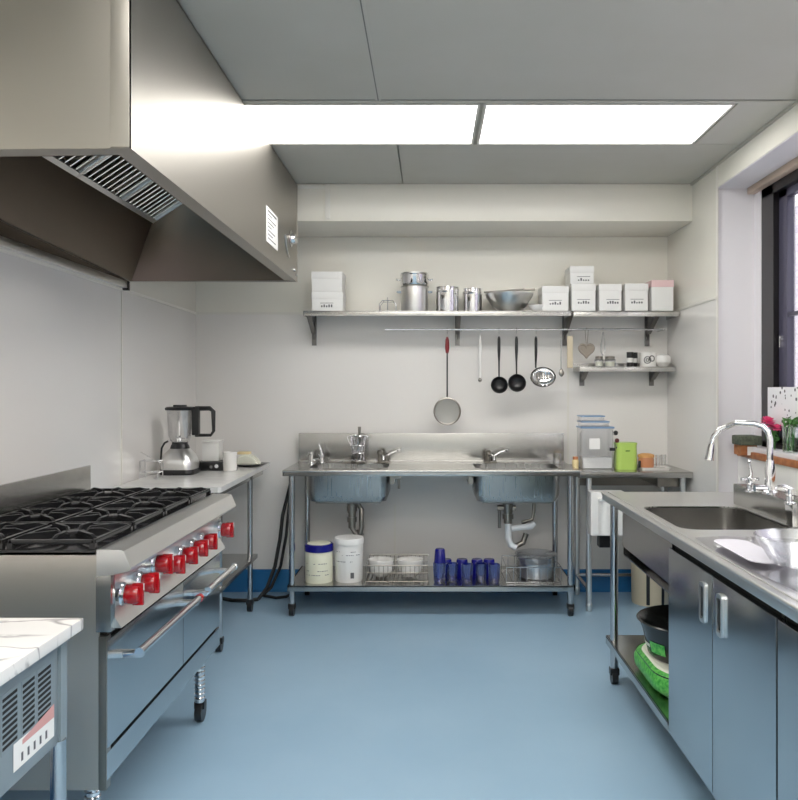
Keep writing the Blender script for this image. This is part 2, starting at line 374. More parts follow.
# ================================================================ HOOD
h = thing('extractor_hood', 'large brushed steel extractor hood over the range on the left wall', 'range hood', (-1.22, 3.4, 2.0))
A = (-.83, 2.19, 2.06); B = (-.83, 4.935, 2.065); Cc = (-1.612, 4.17, 1.965); D = (-1.612, 2.19, 2.055); zt = 2.668
up = lambda p: (p[0], p[1], zt)
m = MB(); m.quad(A, B, up(B), up(A), -.004)
m.quad(D, A, up(A), up(D), -.004); m.quad(B, Cc, up(Cc), up(B), -.004); m.quad(up(A), up(B), up(Cc), up(D), -.004)
m.build('shell', 'hood', h, 20)
MB().box(-.885, -.832, 2.184, 2.19, 2.062, zt, .001).build('corner_strip', 'hood', h)
MB().box(-.83, -.8275, 4.925, 4.935, 2.07, zt-.01).build('seam', 'hood', h)
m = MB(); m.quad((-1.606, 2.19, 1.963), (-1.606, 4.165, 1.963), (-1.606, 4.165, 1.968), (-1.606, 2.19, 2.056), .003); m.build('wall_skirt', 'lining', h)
# rim lip
r = MB()
Ai = (-.885, 2.25, 2.06); Bi = (-.895, 4.86, 2.065); Ci = (-1.585, 4.185, 1.965); Di = (-1.585, 2.25, 2.05)
r.quad(A, B, Bi, Ai, .012); r.quad(B, Cc, Ci, Bi, .012); r.quad(Cc, D, Di, Ci, .012); r.quad(D, A, Ai, Di, .012)
r.build('rim', 'hood', h, 20)
f0, f1 = (-1.50, 2.30), (-1.05, 2.60)
i = MB()
i.quad(Di, Ci, (f0[0], 4.26, f0[1]), (f0[0], 2.4, f0[1]), .003)
a_, b_, c_, d_ = map(Vector, (Ci, Bi, (f1[0], 4.26, f1[1]), (f0[0], 4.26, f0[1]))); N_ = 12
gr = [[i.b.verts.new((a_*(1-u)+b_*u)*(1-v)+(d_*(1-u)+c_*u)*v) for u in [q/N_ for q in range(N_+1)]] for v in [q/N_ for q in range(N_+1)]]
for q in range(N_):
    for w_ in range(N_): i.b.faces.new((gr[q][w_], gr[q][w_+1], gr[q+1][w_+1], gr[q+1][w_]))
i.quad(Bi, Ai, (f1[0], 2.4, f1[1]), (f1[0], 4.26, f1[1]), .003)
i.quad(Ai, Di, (f0[0], 2.4, f0[1]), (f1[0], 2.4, f1[1]), .003)
i.quad((f0[0], 2.4, f0[1]+.03), (f0[0], 4.26, f0[1]+.03), (f1[0], 4.26, f1[1]+.03), (f1[0], 2.4, f1[1]+.03), .003)
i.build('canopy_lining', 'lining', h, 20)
fd = Vector((f1[0]-f0[0], 0, f1[1]-f0[1])); fl = fd.length; fa = math.atan2(fd.z, fd.x)
for k in range(4):
    ya = 2.405+k*.4635; fo = MB(); cx, cz = (f0[0]+f1[0])/2, (f0[1]+f1[1])/2
    e = fd.normalized(); nrm = Vector((e.z, 0, -e.x))
    for (s0, hw) in ((-fl/2+.012, .012), (fl/2-.012, .012)):
        p = Vector((cx, ya+.23, cz))+e*s0; fo.rbox(p, (.024, .455, .03), (0, -fa, 0))
    for yy in (ya+.006, ya+.457): fo.rbox((cx, yy, cz), (fl, .010, .03), (0, -fa, 0))
    ff = fo.build('grease_filter', 'lightsteel', h)
    sl = MB()
    for j in range(9):
        yy = ya+.037+j*.0487
        sl.rbox(Vector((cx, yy, cz))+nrm*.004, (fl-.04, .026, .004), (.45, -fa, 0))
    sl.build('baffle', 'lightsteel', ff)
MB().box(XL+.002, XL+.03, 2.2, 4.15, 1.925, 1.962, .003).build('drip_channel', 'lightsteel', h)
MB().box(XL+.002, XL+.035, 4.15, 4.175, 1.915, 1.962, .002).build('end_bracket', 'black', h)
lb = MB().box(-.8265, -.8295, 4.0, 4.29, 2.145, 2.325).build('notice', 'card', h)
p = MB()
for k in range(7): p.box(-.8262, -.8264, 4.03, 4.03+[.2,.12,.18,.09,.15,.2,.1][k], 2.165+k*.02, 2.171+k*.02)
p.box(-.8262, -.8264, 4.03, 4.25, 2.303, 2.313); p.build('print', 'print', lb)
q = MB(); RY = Matrix.Rotation(PI/2, 4, 'Y')
q.lathe([(0,0), (.048,0), (.05,.006), (.036,.01), (.03,.03), (.02,.036), (0,.036)], (-.83, 4.70, 2.29), 28, RY)
q.build('control_dial', 'chrome', h)
MB().tube(arc((-.826, 4.66, 2.33), .16, 200, 262, 10, 'yz'), .005).build('conduit', 'lightsteel', h)
MB().cyl((-.83, 4.8, 2.12), (-.815, 4.8, 2.12), .012).cyl((-.83, 4.86, 2.10), (-.818, 4.86, 2.10), .008).build('rivet', 'chrome', h)

# ================================================================ GAS RANGE
def caster(mb_, x, y, r=.035, top=.12):
    mb_.cyl((x-.014, y, r), (x+.014, y, r), r)
    mb_.box(x-.022, x+.022, y-.02, y+.02, r+.012, r+.045, .006)
    return mb_
R = thing('gas_range', 'wide stainless gas range with red knobs and black iron grates', 'stove', (-1.18, 2.8, 0))
ry0, ry1, rx0, rx1 = 2.21, 3.40, -1.46, -.905
b = MB(); b.box(rx0, rx1-.02, ry0, ry0+.004, .27, .935); b.box(rx0, rx1-.02, ry1-.004, ry1, .27, .935); b.box(rx0, rx0+.004, ry0, ry1, .27, .935)
b.box(rx0+.004, rx1-.03, ry0+.004, ry1-.004, .28, .92)
b.build('body', 'side', R)
MB().box(rx1-.022, rx1, ry0-.002, ry0+.03, .27, .70, .002).build('side_trim', 'dark', R)
MB().box(-1.472, rx0, ry0, ry1, .80, 1.066, .002).build('backguard', 'steel', R)
MB().box(rx0, -.93, ry0, ry1, .925, .942, .003).build('cooktop', 'iron', R)
bn = MB(); prof = [(-.932, .944), (-.866, .943), (-.856, .940), (-.835, .893), (-.839, .884), (-.885, .873), (-.932, .868)]
bn.prism(prof, 'y', ry0-.003, ry1+.003); bn.build('bullnose', 'lightsteel', R, 16)
cpn = MB(); cpn.box(-.93, -.905, ry0+.03, ry1-.02, .765, .87); cpn.prism([(-.905, .765), (-.93, .765), (-.93, .715), (-.875, .715)], 'y', ry0+.03, ry1-.02)
cpn.build('control_panel', 'lightsteel', R, 20)
MB().box(-.935, -.893, ry0-.001, ry0+.03, .712, .872, .002).build('panel_end', 'steel', R)
MB().box(-.94, -.893, ry1-.02, ry1, .712, .858, .002).build('panel_end', 'steel', R)
MB().box(-.95, -.915, ry0+.01, ry1-.01, .69, .715).build('vent_gap', 'void', R)
# burners and grates: two deep by four wide
gx = [-1.325, -1.065]; gw = .25; gy = [ry0+.15+k*.297 for k in range(4)]
for X0 in gx:
    for Y0 in gy:
        bu = MB(); bu.lathe([(0,.942), (.062,.942), (.055,.952), (.045,.956), (0,.956)], (X0, Y0, 0)); bu.lathe([(0,.956), (.036,.956), (.036,.966), (.03,.97), (0,.97)], (X0, Y0, 0))
        bu.build('burner', 'iron', R)
        g_ = MB(); a, bb = .122, .14
        for (x_0, x_1, y_0, y_1) in ((-a, a, -bb, -bb+.012), (-a, a, bb-.012, bb), (-a, -a+.012, -bb, bb), (a-.012, a, -bb, bb)):
            g_.box(X0+x_0, X0+x_1, Y0+y_0, Y0+y_1, .962, .978, .003)
        for k in range(8):
            an = k*PI/4+PI/8*0; ux, uy = math.cos(an), math.sin(an)
            L1 = min(a/abs(ux) if abs(ux) > 1e-3 else 9, bb/abs(uy) if abs(uy) > 1e-3 else 9)-.006
            s = MB; r0, r1 = .035, L1
            # finger: a bar that rises toward the ring end
            pts = [(r0, .972), (r0+.015, .990), (r1-.03, .990), (r1, .978), (r1, .962), (r0, .962)]
            t = bmesh.new(); V0 = [t.verts.new((p[0], -.005, p[1])) for p in pts]; V1 = [t.verts.new((p[0], .005, p[1])) for p in pts]; n = len(pts)
            t.faces.new(V0); t.faces.new(V1[::-1])
            for q in range(n): t.faces.new((V0[q], V1[q], V1[(q+1) % n], V0[(q+1) % n]))
            bmesh.ops.bevel(t, geom=t.edges[:], offset=.0015, segments=1, affect='EDGES')
            g_.add(t, Matrix.Translation((X0, Y0, 0)) @ Matrix.Rotation(an, 4, 'Z'))
        for sx in (-1, 1):
            for sy in (-1, 1): g_.box(X0+sx*(a-.006)-.008, X0+sx*(a-.006)+.008, Y0+sy*(bb-.006)-.008, Y0+sy*(bb-.006)+.008, .942, .965)
        for v in g_.b.verts:
            if v.co.z > .95: v.co.z = .948+(v.co.z-.95)*.75
        g_.build('grate', 'iron', R)
# knobs
def knob(y, z, s=1):
    k = MB(); k.lathe([(0,0), (.034*s,0), (.034*s,.018), (.030*s,.022), (.029*s,.028), (.0,.028)], (-.905, y, z), 28, RY)
    bz = k.build('knob_bezel', 'chrome', R)
    k = MB(); k.lathe([(0,.028), (.026*s,.028), (.030*s,.033), (.030*s,.052), (.026*s,.066), (.012*s,.069), (0,.069)], (-.905, y, z), 12, RY)
    k.box(-.86, -.828, y-.007, y+.007, z-.032*s, z+.032*s, .005)
    ko = k.build('knob', 'red', R, 50); 
    MB().box(-.8285, -.8272, y-.002, y+.002, z+.012, z+.03).build('pointer', 'white', ko)
for (y, z) in ((2.285, .80), (2.42, .80), (2.675, .80), (2.82, .80), (2.95, .80), (3.08, .80), (3.335, .80), (2.545, .83)): knob(y, z)
# ovens
for (a, bb) in ((ry0+.004, 2.89), (2.896, ry1-.004)):
    dr = MB().box(-.945, -.903, a, bb, .385, .688, .003).build('oven_door', 'door', R)
    hd = MB(); ha, hb = a+.05, bb-.06
    hd.cyl((-.828, ha, .643), (-.828, hb, .643), .0125)
    for yy in (ha+.012, hb-.012): hd.box(-.905, -.826, yy-.014, yy+.014, .622, .640, .003)
    ho = hd.build('handle', 'chrome', dr)
    MB().cyl((-.828, hb-.002, .643), (-.828, hb+.016, .643), .0145).build('handle_tip', 'red' if a < 2.5 else 'chrome', ho)
    if a < 2.5: MB().cyl((-.828, ha-.016, .643), (-.828, ha+.0, .643), .0135).build('handle_tip', 'chrome', ho)
    wr = MB(); yy0, yy1 = bb-.12, bb-.01
MB().box(-.955, -.92, ry0+.004, ry1-.004, .36, .385).build('door_gap', 'void', R)
MB().box(-.93, -.904, ry0+.003, ry1-.003, .295, .372, .002).build('kick_panel', 'door', R)
for (x, y) in ((-.965, ry0+.05), (-.965, ry1-.09), (-1.40, ry0+.05), (-1.40, ry1-.09)):
    l = MB(); l.cyl((x, y, .085), (x, y, .28), .020); l.box(x-.04, x+.04, y-.04, y+.04, .272, .28)
    for k in range(9): l.lathe([(.0205,0), (.0235,.004), (.0205,.008)], (x, y, .10+k*.018), 20)
    lo = l.build('leg', 'chrome', R)
    caster(MB(), x, y+.01, .042).build('caster', 'black', lo)

# ================================================================ FRONT LEFT MARBLE UNIT
U = thing('marble_topped_unit', 'grey metal vented unit with white marble top in the near left corner', 'counter unit', (-1.2, 1.2, 0))
MB().box(-1.60, -.822, .55, 1.875, .822, .85, .004).build('marble_top', 'marble', U)
body = MB(); body.box(-1.58, -.858, .60, 1.85, .575, .800, .003); body.box(-1.59, -.85, .58, 1.862, .800, .822)
body.box(-.86, -.85, 1.82, 1.852, .575, .80, .002)
body.build('body', 'grey', U)
for k, (a, bb) in enumerate(((1.583, 1.640), (1.662, 1.712), (1.727, 1.785))):
    v = MB(); v.box(-.8585, -.8568, a-.004, bb+.004, .655, .778)
    vo = v.build('vent', 'grey', U)
    s = MB()
    for j in range(9):
        zz = .668+j*.0122; s.quad((-.8566, a, zz-.004), (-.8566, bb, zz-.001), (-.8566, bb, zz+.006), (-.8566, a, zz+.003), -.0006)
    s.build('vent_slot', 'void', vo, 0)
st = MB().box(-.8565, -.857, 1.625, 1.80, .602, .66).build('sticker', 'card', U)
MB().quad((-.8563, 1.66, .645), (-.8563, 1.80, .645), (-.8563, 1.80, .675), (-.8563, 1.66, .655), -.0004).build('sticker_print', 'reddish', st, 0)
p = MB()
for k in range(5): p.box(-.8561, -.8564, 1.655+k*.026, 1.663+k*.026, .612, .630)
p.build('print', 'print', st, 0)
for (x, y) in ((-.862, 1.832), (-.885, .65), (-1.55, 1.76), (-1.55, .65)):
    l = MB(); l.cyl((x, y, 0), (x, y, .58), .0175); l.cyl((x, y, 0), (x, y, .03), .022); l.build('leg', 'tube', U)

# ================================================================ LEFT MARBLE TABLE
def leg(x, y, top, P, r=.0165, cast=True, mt='tube', foot=True):
    l = MB(); l.cyl((x, y, .07 if cast else .0), (x, y, top), r)
    if cast: l.cyl((x, y, .06), (x, y, .14), r*.8)
    else: l.lathe([(0,.0), (r*.9,0), (r*1.15,.03), (r*1.15,.045), (r,.05)], (x, y, 0))
    o = l.build('leg', mt, P)
    if cast: caster(MB(), x, y, .032).build('caster', 'black', o)
    return o
T = thing('marble_table', 'white marble topped steel table against the left wall behind the range', 'table', (-1.3, 4.6, 0))
tp = MB(); tp.prism([(-1.605, 4.0), (-1.07, 3.98), (-1.055, 3.995), (-1.085, 5.36), (-1.605, 5.40)], 'z', .872, .90); tp.build('table_top', 'stone', T)
MB().box(-1.58, -1.12, 4.06, 5.30, .825, .872).build('apron', 'steel', T)
for (x, y) in ((-1.12, 4.20), (-1.13, 4.96), (-1.56, 4.20), (-1.56, 4.96)): leg(x, y, .87, T)
MB().box(-1.60, -1.095, 4.02, 5.02, .325, .35, .003).build('undershelf', 'steel', T)

# blender
bx, by = -1.465, 4.63; bz = .90
K = thing('blender', 'countertop blender with steel base and clear jug on the marble table', 'blender', (bx, by, bz))
MB().loft([(bx, by, .098, .10, .05, bz), (bx, by, .102, .104, .05, bz+.012), (bx, by, .098, .10, .05, bz+.03)], 6, True, True).build('foot', 'black', K)
MB().loft([(bx, by, .096, .098, .05, bz+.03), (bx, by, .099, .10, .055, bz+.06), (bx, by, .093, .094, .06, bz+.09), (bx, by, .080, .081, .06, bz+.118), (bx, by, .055, .057, .05, bz+.148)], 8, True, True).build('motor_base', 'lightsteel', K)
MB().lathe([(0,.148), (.056,.148), (.052,.165), (.045,.175), (.045,.185), (0,.185)], (bx, by, bz)).build('collar', 'black', K)
MB().lathe([(0,.187), (.05,.187), (.066,.22), (.074,.37), (.076,.375), (.073,.375), (.071,.37), (.063,.222), (.047,.19), (0,.19)], (bx, by, bz)).build('jug', 'glass', K)
MB().lathe([(0,.19), (.012,.19), (.008,.21), (0,.21)], (bx, by, bz)).rbox((bx, by, bz+.21), (.06, .01, .002), (.3,.2,.5)).rbox((bx, by, bz+.215), (.06, .01, .002), (-.3,.3,1.8)).build('blade', 'chrome', K)
MB().lathe([(0,.372), (.084,.372), (.086,.385), (.075,.392), (.04,.393), (.038,.403), (0,.403)], (bx, by, bz)).build('lid', 'black', K)
hh = MB(); hh.box(bx+.072, bx+.115, by-.018, by+.018, bz+.225, bz+.392, .008); hh.tube([(bx+.09, by, bz+.382), (bx+.175, by, bz+.382), (bx+.195, by, bz+.365), (bx+.197, by, bz+.25), (bx+.18, by, bz+.225), (bx+.09, by, bz+.225)], [.014,.014,.013,.010,.009,.01], 10)
hh.build('handle', 'black', K)
MB().tube([(bx-.10, by+.0, bz+.03), (bx-.112, by, bz+.09), (bx-.108, by, bz+.15), (bx-.09, by, bz+.18), (bx-.07, by, bz+.19)], .006).build('cord', 'black', K)
# wire rack left of blender
sx_, sy_ = -1.545, 4.38
wr = MB()
for dx in (-.05, .05):
    for dy in (-.04, .04): wr.cyl((sx_+dx, sy_+dy, .90), (sx_+dx, sy_+dy, 1.0), .003, n=8)
for z in (.935, .998):
    wr.tube([(sx_-.05, sy_-.04, z), (sx_+.05, sy_-.04, z), (sx_+.05, sy_+.04, z), (sx_-.05, sy_+.04, z)], .003, 8, True)
for k in range(3): wr.cyl((sx_-.05+k*.05, sy_-.04, .935), (sx_-.05+k*.05, sy_+.04, .935), .0025, n=8)
wr.cyl((sx_-.06, sy_, 1.045), (sx_+.06, sy_-.02, .985), .004, n=8)
tag(wr.build('wire_rack', 'chrome'), 'small chrome wire rack on the marble table left of the blender', 'rack')
# scale with container
kx, ky = -1.33, 4.86
s = thing('kitchen_scale', 'black kitchen scale behind the blender', 'scale', (kx, ky, .90))
MB().box(kx-.09, kx+.08, ky-.08, ky+.08, .90, .955, .012).build('housing', 'black', s)
MB().lathe([(0,0), (.012,0), (.012,.008), (0,.008)], (kx+.04, ky-.081, .93), 16, Matrix.Rotation(PI/2, 4, 'X')).lathe([(0,0), (.009,0), (.009,.008), (0,.008)], (kx+.008, ky-.081, .925), 16, Matrix.Rotation(PI/2, 4, 'X')).build('button', 'chrome', s)
s = thing('food_container', 'white square container standing on the black scale', 'container', (kx, ky, .957))
MB().box(kx-.06, kx+.045, ky-.05, ky+.05, .956, 1.07, .01).build('tub', 'white', s)
MB().box(kx+.0, kx+.036, ky-.0512, ky-.0502, .985, 1.045).build('label', 'print', s) if False else None
MB().box(kx-.063, kx+.048, ky-.053, ky+.053, 1.07, 1.082, .004).build('lid', 'card', s)
cx_, cy_ = -1.215, 4.80
for k in range(3):
    o = MB(); z = .90+k*.032; o.lathe([(0,.0), (.036,.0), (.04,.004), (.043,.05), (.041,.05), (.038,.006), (0,.005)], (cx_, cy_, z), 28)
    tag(o.build('paper_cup', 'whitecer'), ['white bowl at the bottom of the stack of three beside the scale', 'white bowl in the middle of the stack of three beside the scale', 'white bowl on top of the stack of three beside the scale'][k], 'bowl', 'stacked white bowls on the marble table').name = 'small_bowl'
px_, py_ = -1.17, 5.10
o = MB().lathe([(0,0), (.06,0), (.11,.012), (.112,.016), (.06,.006), (0,.006)], (px_, py_, .90), 36); tag(o.build('plate', 'black'), 'black plate with butter near the end of the marble table', 'plate')
o = MB(); o.prism([(-.075, 0), (.085, 0), (.05, .05), (.0, .075), (-.06, .055)], 'y', -.045, .045)
for v in o.b.verts: v.co += Vector((px_-.005, py_, .908))
bmesh.ops.bevel(o.b, geom=o.b.edges[:], offset=.01, segments=3, affect='EDGES')
tag(o.build('cheese_wedge', 'bagwhite'), 'pale wedge of cheese on the black plate', 'food')
o = MB().box(px_-.07, px_+.01, py_-.035, py_+.035, .984, 1.0, .006); 
o = tag(o.build('butter_block', 'butter'), 'yellow slab lying on the pale cheese wedge', 'food'); o.location = (0,0,-.008)

# ================================================================ SINK BENCH
SY0, SY1 = 4.82, 5.41; SX0, SX1 = -.90, .915; ST = .90
S = thing('sink_bench', 'long stainless double sink bench on casters at the back wall', 'sink bench', (0, 5.1, 0))
LS = (X(306, 4.95), X(389, 4.95)); RS = (X(474, 4.95), X(561, 4.95))
hy0, hy1 = 4.93, 5.28
t = MB(); t.plate_hole(SX0, SX1, SY0, SY1, ST-.006, ST, [(LS[0]+.01, LS[1]-.01, hy0, hy1, .06), (RS[0]+.01, RS[1]-.01, hy0, hy1, .06)])
t.box(SX0, SX1, SY0, SY0+.006, ST-.036, ST-.001, .002); t.box(SX0, SX0+.006, SY0, SY1, ST-.036, ST-.001); t.box(SX1-.006, SX1, SY0, SY1, ST-.036, ST-.001)
t.cyl((SX0, SY0, ST-.006), (SX1, SY0, ST-.006), .007)
t.build('bench_top', 'steel', S)
MB().box(SX0+.005, SX1-.003, SY1-.03, SY1, ST, 1.096, .004).box(SX0+.005, SX1-.003, SY1-.045, SY1-.02, ST, ST+.012, .004).build('backsplash', 'steel', S)
for (a, bb) in (LS, RS):
    cxx, hx = (a+bb)/2, (bb-a)/2; cyy, hyy = (hy0+hy1)/2, (hy1-hy0)/2
    bo = MB(); o_, i_ = .012, -.01
    bo.loft([(cxx, cyy, hx, hyy, .06, ST-.006), (cxx, cyy, hx-.004, hyy-.002, .06, .73), (cxx, cyy, hx-.02, hyy-.02, .06, .69), (cxx, cyy, hx-.06, hyy-.06, .05, .675),
             (cxx, cyy, hx-.06, hyy-.06, .05, .679), (cxx, cyy, hx-.024, hyy-.024, .06, .695), (cxx, cyy, hx-.008, hyy-.006, .06, .73), (cxx, cyy, hx-.01, hyy, .06, ST-.001)], 8)
    n0 = len(bo.b.verts)
    bo.box(cxx-hx+.055, cxx+hx-.055, cyy-hyy+.055, cyy+hyy-.055, .675, .679)
    bo.build('sink_bowl', 'steelv', S)
br = MB()
for xx in (LS[1]+.005, RS[0]-.035): br.box(xx, xx+.03, hy0+.02, hy1-.02, .80, ST-.008)
br.tube([(LS[1]+.045, hy0+.03, ST-.04), (LS[1]+.06, hy0+.03, ST-.06), (LS[1]+.062, hy0+.03, ST-.13)], .008)
br.box(LS[1]+.03, LS[1]+.075, hy0+.02, hy0+.05, ST-.07, ST-.03, .004)
br.build('bracket', 'dark', S)
sh = MB(); sh.box(-.875, .89, SY0+.02, SY1-.02, .182, .190); sh.box(-.875, .89, SY0+.02, SY0+.028, .155, .19, .002); sh.box(-.875, -.867, SY0+.02, SY1-.02, .155, .19); sh.box(.882, .89, SY0+.02, SY1-.02, .155, .19)
sh.build('undershelf', 'steel', S)
for (x, y) in ((-.85, SY0+.045), (.865, SY0+.045), (-.83, SY1-.06), (.845, SY1-.06)): leg(x, y, ST-.03, S, .019)
# drains
y_ = 5.10; xl = X(352, y_)
dl = MB(); dl.lathe([(0,.682), (.04,.682), (.045,.67), (.03,.655), (.028,.6), (0,.6)], (xl, y_, 0)); dl.cyl((xl, y_, .50), (xl, y_, .68), .024)
dl.tube([(xl, y_, .56), (xl+.0, y_, .50), (xl+.03, y_, .455), (xl+.05, y_, .455), (xl+.06, y_, .50), (xl+.062, y_, .62), (xl+.03, y_+.02, .66)], .016)
dl.tube([(xl+.035, y_+.03, .47), (xl+.035, y_+.12, .40), (xl+.035, YB-.06, .40)], .016)
dl.cyl((xl, y_, .54), (xl, y_, .57), .031).cyl((xl, y_, .61), (xl, y_, .64), .033)
dl.build('drain_pipe', 'dark', S)
xr = X(508, y_)
dr = MB(); dr.lathe([(0,.682), (.045,.682), (.05,.668), (.034,.655), (.03,.6), (0,.6)], (xr, y_, 0)); dr.cyl((xr, y_, .53), (xr, y_, .66), .028).cyl((xr-.07, y_, .63), (xr+.05, y_, .63), .018).cyl((xr-.055, y_, .50), (xr-.055, y_, .63), .011)
dr.cyl((xr, y_, .56), (xr, y_, .59), .036)
dr.tube([(xr+.12, y_+.02, .46), (xr+.10, y_+.02, .40), (xr+.05, y_+.01, .38), (xr+.02, y_+.01, .39)], .018)
dr.tube([(xr+.09, y_+.02, .53), (xr+.16, y_+.03, .55), (xr+.17, y_+.03, .60), (xr+.172, y_+.03, .70)], .012)
dr.build('drain_pipe', 'dark', S)
dp = MB(); dp.tube([(xr, y_-.02, .53), (xr, y_-.02, .44), (xr+.015, y_-.02, .395), (xr+.05, y_-.02, .375)], .021)
dp.tube([(xr+.02, y_-.02, .50), (xr+.15, y_-.02, .515), (xr+.165, y_-.01, .53)], .020)
dp.build('waste_trap', 'pvc', S)

# taps of the bench
def at(px, y): return X(px, y)
y_ = 5.29
t = thing('tap_pair', 'pair of small chrome taps at the left end of the sink bench', 'tap', (at(318, y_), y_, ST))
m = MB(); x0 = at(311.5, y_); x1 = at(322, y_)
for xx, hh in ((x0, .075), (x1, .06)):
    m.lathe([(0,0), (.026,0), (.026,.004), (.016,.008), (.014,hh-.02), (.024,hh-.015), (.024,hh), (0,hh+.002)], (xx, y_, ST), 20)
m.cyl((x0, y_, ST+.025), (x1, y_, ST+.025), .008); m.build('body', 'chrome', t)
m = MB(); m.tube([(x1, y_, ST+.06), (x1-.012, y_, ST+.10), (x1-.02, y_, ST+.13)], [.009,.007,.004]); m.build('lever', 'chrome', t)
def small_faucet(px, label, flip=1):
    x = at(px, y_); t = thing('faucet', label, 'faucet', (x, y_, ST))
    m = MB(); m.lathe([(0,0), (.03,0), (.03,.006), (.018,.01), (.017,.06), (.021,.064), (.021,.08), (.012,.088), (0,.088)], (x, y_, ST), 24); m.cyl((x+.045, y_, ST), (x+.045, y_, ST+.05), .012); m.box(x-.02, x+.06, y_-.016, y_+.016, ST, ST+.012, .004)
    m.build('body', 'dark', t)
    m = MB(); m.tube([(x, y_, ST+.05), (x+.02*flip, y_-.05, ST+.058), (x+.03*flip, y_-.12, ST+.05), (x+.03*flip, y_-.13, ST+.03)], .010); m.build('spout', 'chrome', t)
    m = MB(); m.tube([(x+.045, y_, ST+.05), (x+.08, y_, ST+.072), (x+.12, y_, ST+.085)], [.008,.007,.006]); m.lathe([(0,-.01), (.014,-.006), (.016,0), (.014,.006), (0,.01)], (x+.125, y_, ST+.087), 16); m.build('lever', 'chrome', t)
small_faucet(380, 'short lever faucet right of the glass jug on the sink bench')
t2 = at(490, y_)
small_faucet(488, 'short lever faucet over the right bowl of the sink bench')
# press jug
y2 = 5.27; jx = at(358, y2)
t = thing('jug_with_tools', 'tall chrome and glass jug with a ladle beside the left sink', 'jug', (jx, y2, ST))
MB().lathe([(0,0), (.05,0), (.05,.012), (.044,.016), (0,.016)], (jx, y2, ST)).box(jx-.10, jx-.03, y2-.02, y2+.02, ST, ST+.014, .004).build('base', 'dark', t)
m = MB()
for k in range(12):
    a = 2*PI*k/12; m.tube([(jx+.038*math.cos(a), y2+.038*math.sin(a), ST+.015), (jx+.042*math.cos(a+.3), y2+.042*math.sin(a+.3), ST+.10), (jx+.05*math.cos(a), y2+.05*math.sin(a), ST+.185)], .0035, 8)
for z, r_ in ((.02, .039), (.07, .041), (.12, .044), (.185, .05)): m.tube([(jx+r_*math.cos(2*PI*k/24), y2+r_*math.sin(2*PI*k/24), ST+z) for k in range(24)], .004, 8, True)
m.build('wire_sleeve', 'chrome', t)
MB().lathe([(0,.018), (.033,.018), (.038,.12), (.041,.165), (.039,.165), (.036,.12), (.031,.022), (0,.022)], (jx, y2, ST)).build('glass_body', 'glass', t)
m = MB(); m.tube([(jx+.05, y2, ST+.185), (jx+.068, y2, ST+.178), (jx+.06, y2, ST+.165)], .005); m.tube([(jx-.05, y2, ST+.185), (jx-.07, y2, ST+.175), (jx-.05, y2, ST+.12)], .005); m.build('handle', 'chrome', t)
o = MB().tube([(jx-.01, y2, ST+.03), (jx+.006, y2, ST+.12), (jx+.01, y2, ST+.245)], [.006,.006,.011]); tag(o.build('stirrer', 'dark'), 'dark stirrer handle standing in the chrome jug', 'utensil')
def tumbler(x, y, z, r, h_, mt='glass', name='drinking_glass'):
    return MB().lathe([(0,0), (r*.8,0), (r*.86,.006), (r,h_), (r*.94,h_), (r*.8,.01), (0,.009)], (x, y, z), 24).build(name, mt)
tag(tumbler(at(557, 5.2), 5.2, ST, .03, .075), 'small clear glass at the right end of the sink bench', 'glass')

# undershelf contents
UZ = .190
def tub(px0, px1, py0, y, label, lidm, body, name, lidh):
    x = X((px0+px1)/2, y); r = (px1-px0)/2*y/F; top = Z(py0, y)
    t = thing(name, label, 'bucket', (x, y, UZ)); hgt = top-UZ
    return t, x, r, hgt
t, x, r, hg = tub(305, 333, 543, 4.97, 'white tub with a dark blue screw lid on the bench undershelf', 0, 0, 'plastic_tub', .04)
MB().lathe([(0,0), (r*.95,0), (r*.98,.008), (r*.98,hg-.05), (r*.93,hg-.04), (0,hg-.04)], (x, 4.97, UZ), 36).build('body', 'offwhite', t)
MB().lathe([(0,hg-.045), (r*1.03,hg-.045), (r*1.03,hg-.006), (r*.95,hg), (0,hg-.0)], (x, 4.97, UZ), 36).build('lid', 'blue', t)
MB().lathe([(0,hg-.0), (r*.84,hg), (r*.82,hg+.003), (0,hg+.003)], (x, 4.97, UZ), 36).build('lid_disc', 'offwhite', t)
def curved_label(x, y, r, z0, z1, a0, a1, nm, mt, P, n=12):
    m = MB(); pr = [m.b.verts.new((x+r*math.cos(a0+(a1-a0)*k/n), y+r*math.sin(a0+(a1-a0)*k/n), z)) for z in (z0, z1) for k in range(n+1)]
    for k in range(n): m.b.faces.new((pr[k], pr[k+1], pr[n+2+k], pr[n+1+k]))
    return m.build(nm, mt, P)
def scribble(x, y, r, P, rows, seed):
    rd = random.Random(seed); m = MB(); N = 0
    for zz in rows:
        a = -2.5
        while a < -.75:
            da = rd.uniform(.04, .16); 
            if rd.random() < .6:
                v = [m.b.verts.new((x+r*math.cos(b_), y+r*math.sin(b_), z)) for (b_, z) in ((a, zz), (a+da, zz), (a+da, zz+.004), (a, zz+.004))]; m.b.faces.new(v)
            a += da+.05
    return m.build('print', 'print', P)
scribble(x, 4.97, r*.985, t, [UZ+.05, UZ+.075, UZ+.12], 3)
t, x, r, hg = tub(334.5, 363.5, 537, 4.99, 'white lidded bucket beside the blue-lidded tub', 0, 0, 'lidded_bucket', .04)
MB().lathe([(0,0), (r*.9,0), (r*.93,.008), (r*.98,hg-.04), (r*.95,hg-.03), (0,hg-.03)], (x, 4.99, UZ), 36).build('body', 'white', t)
MB().lathe([(0,hg-.035), (r*1.03,hg-.035), (r*1.03,hg-.01), (r*.98,hg), (r*.9,hg-.004), (0,hg-.006)], (x, 4.99, UZ), 36).build('lid', 'card', t)
scribble(x, 4.99, r*.975, t, [UZ+.17, UZ+.19, UZ+.13], 5)
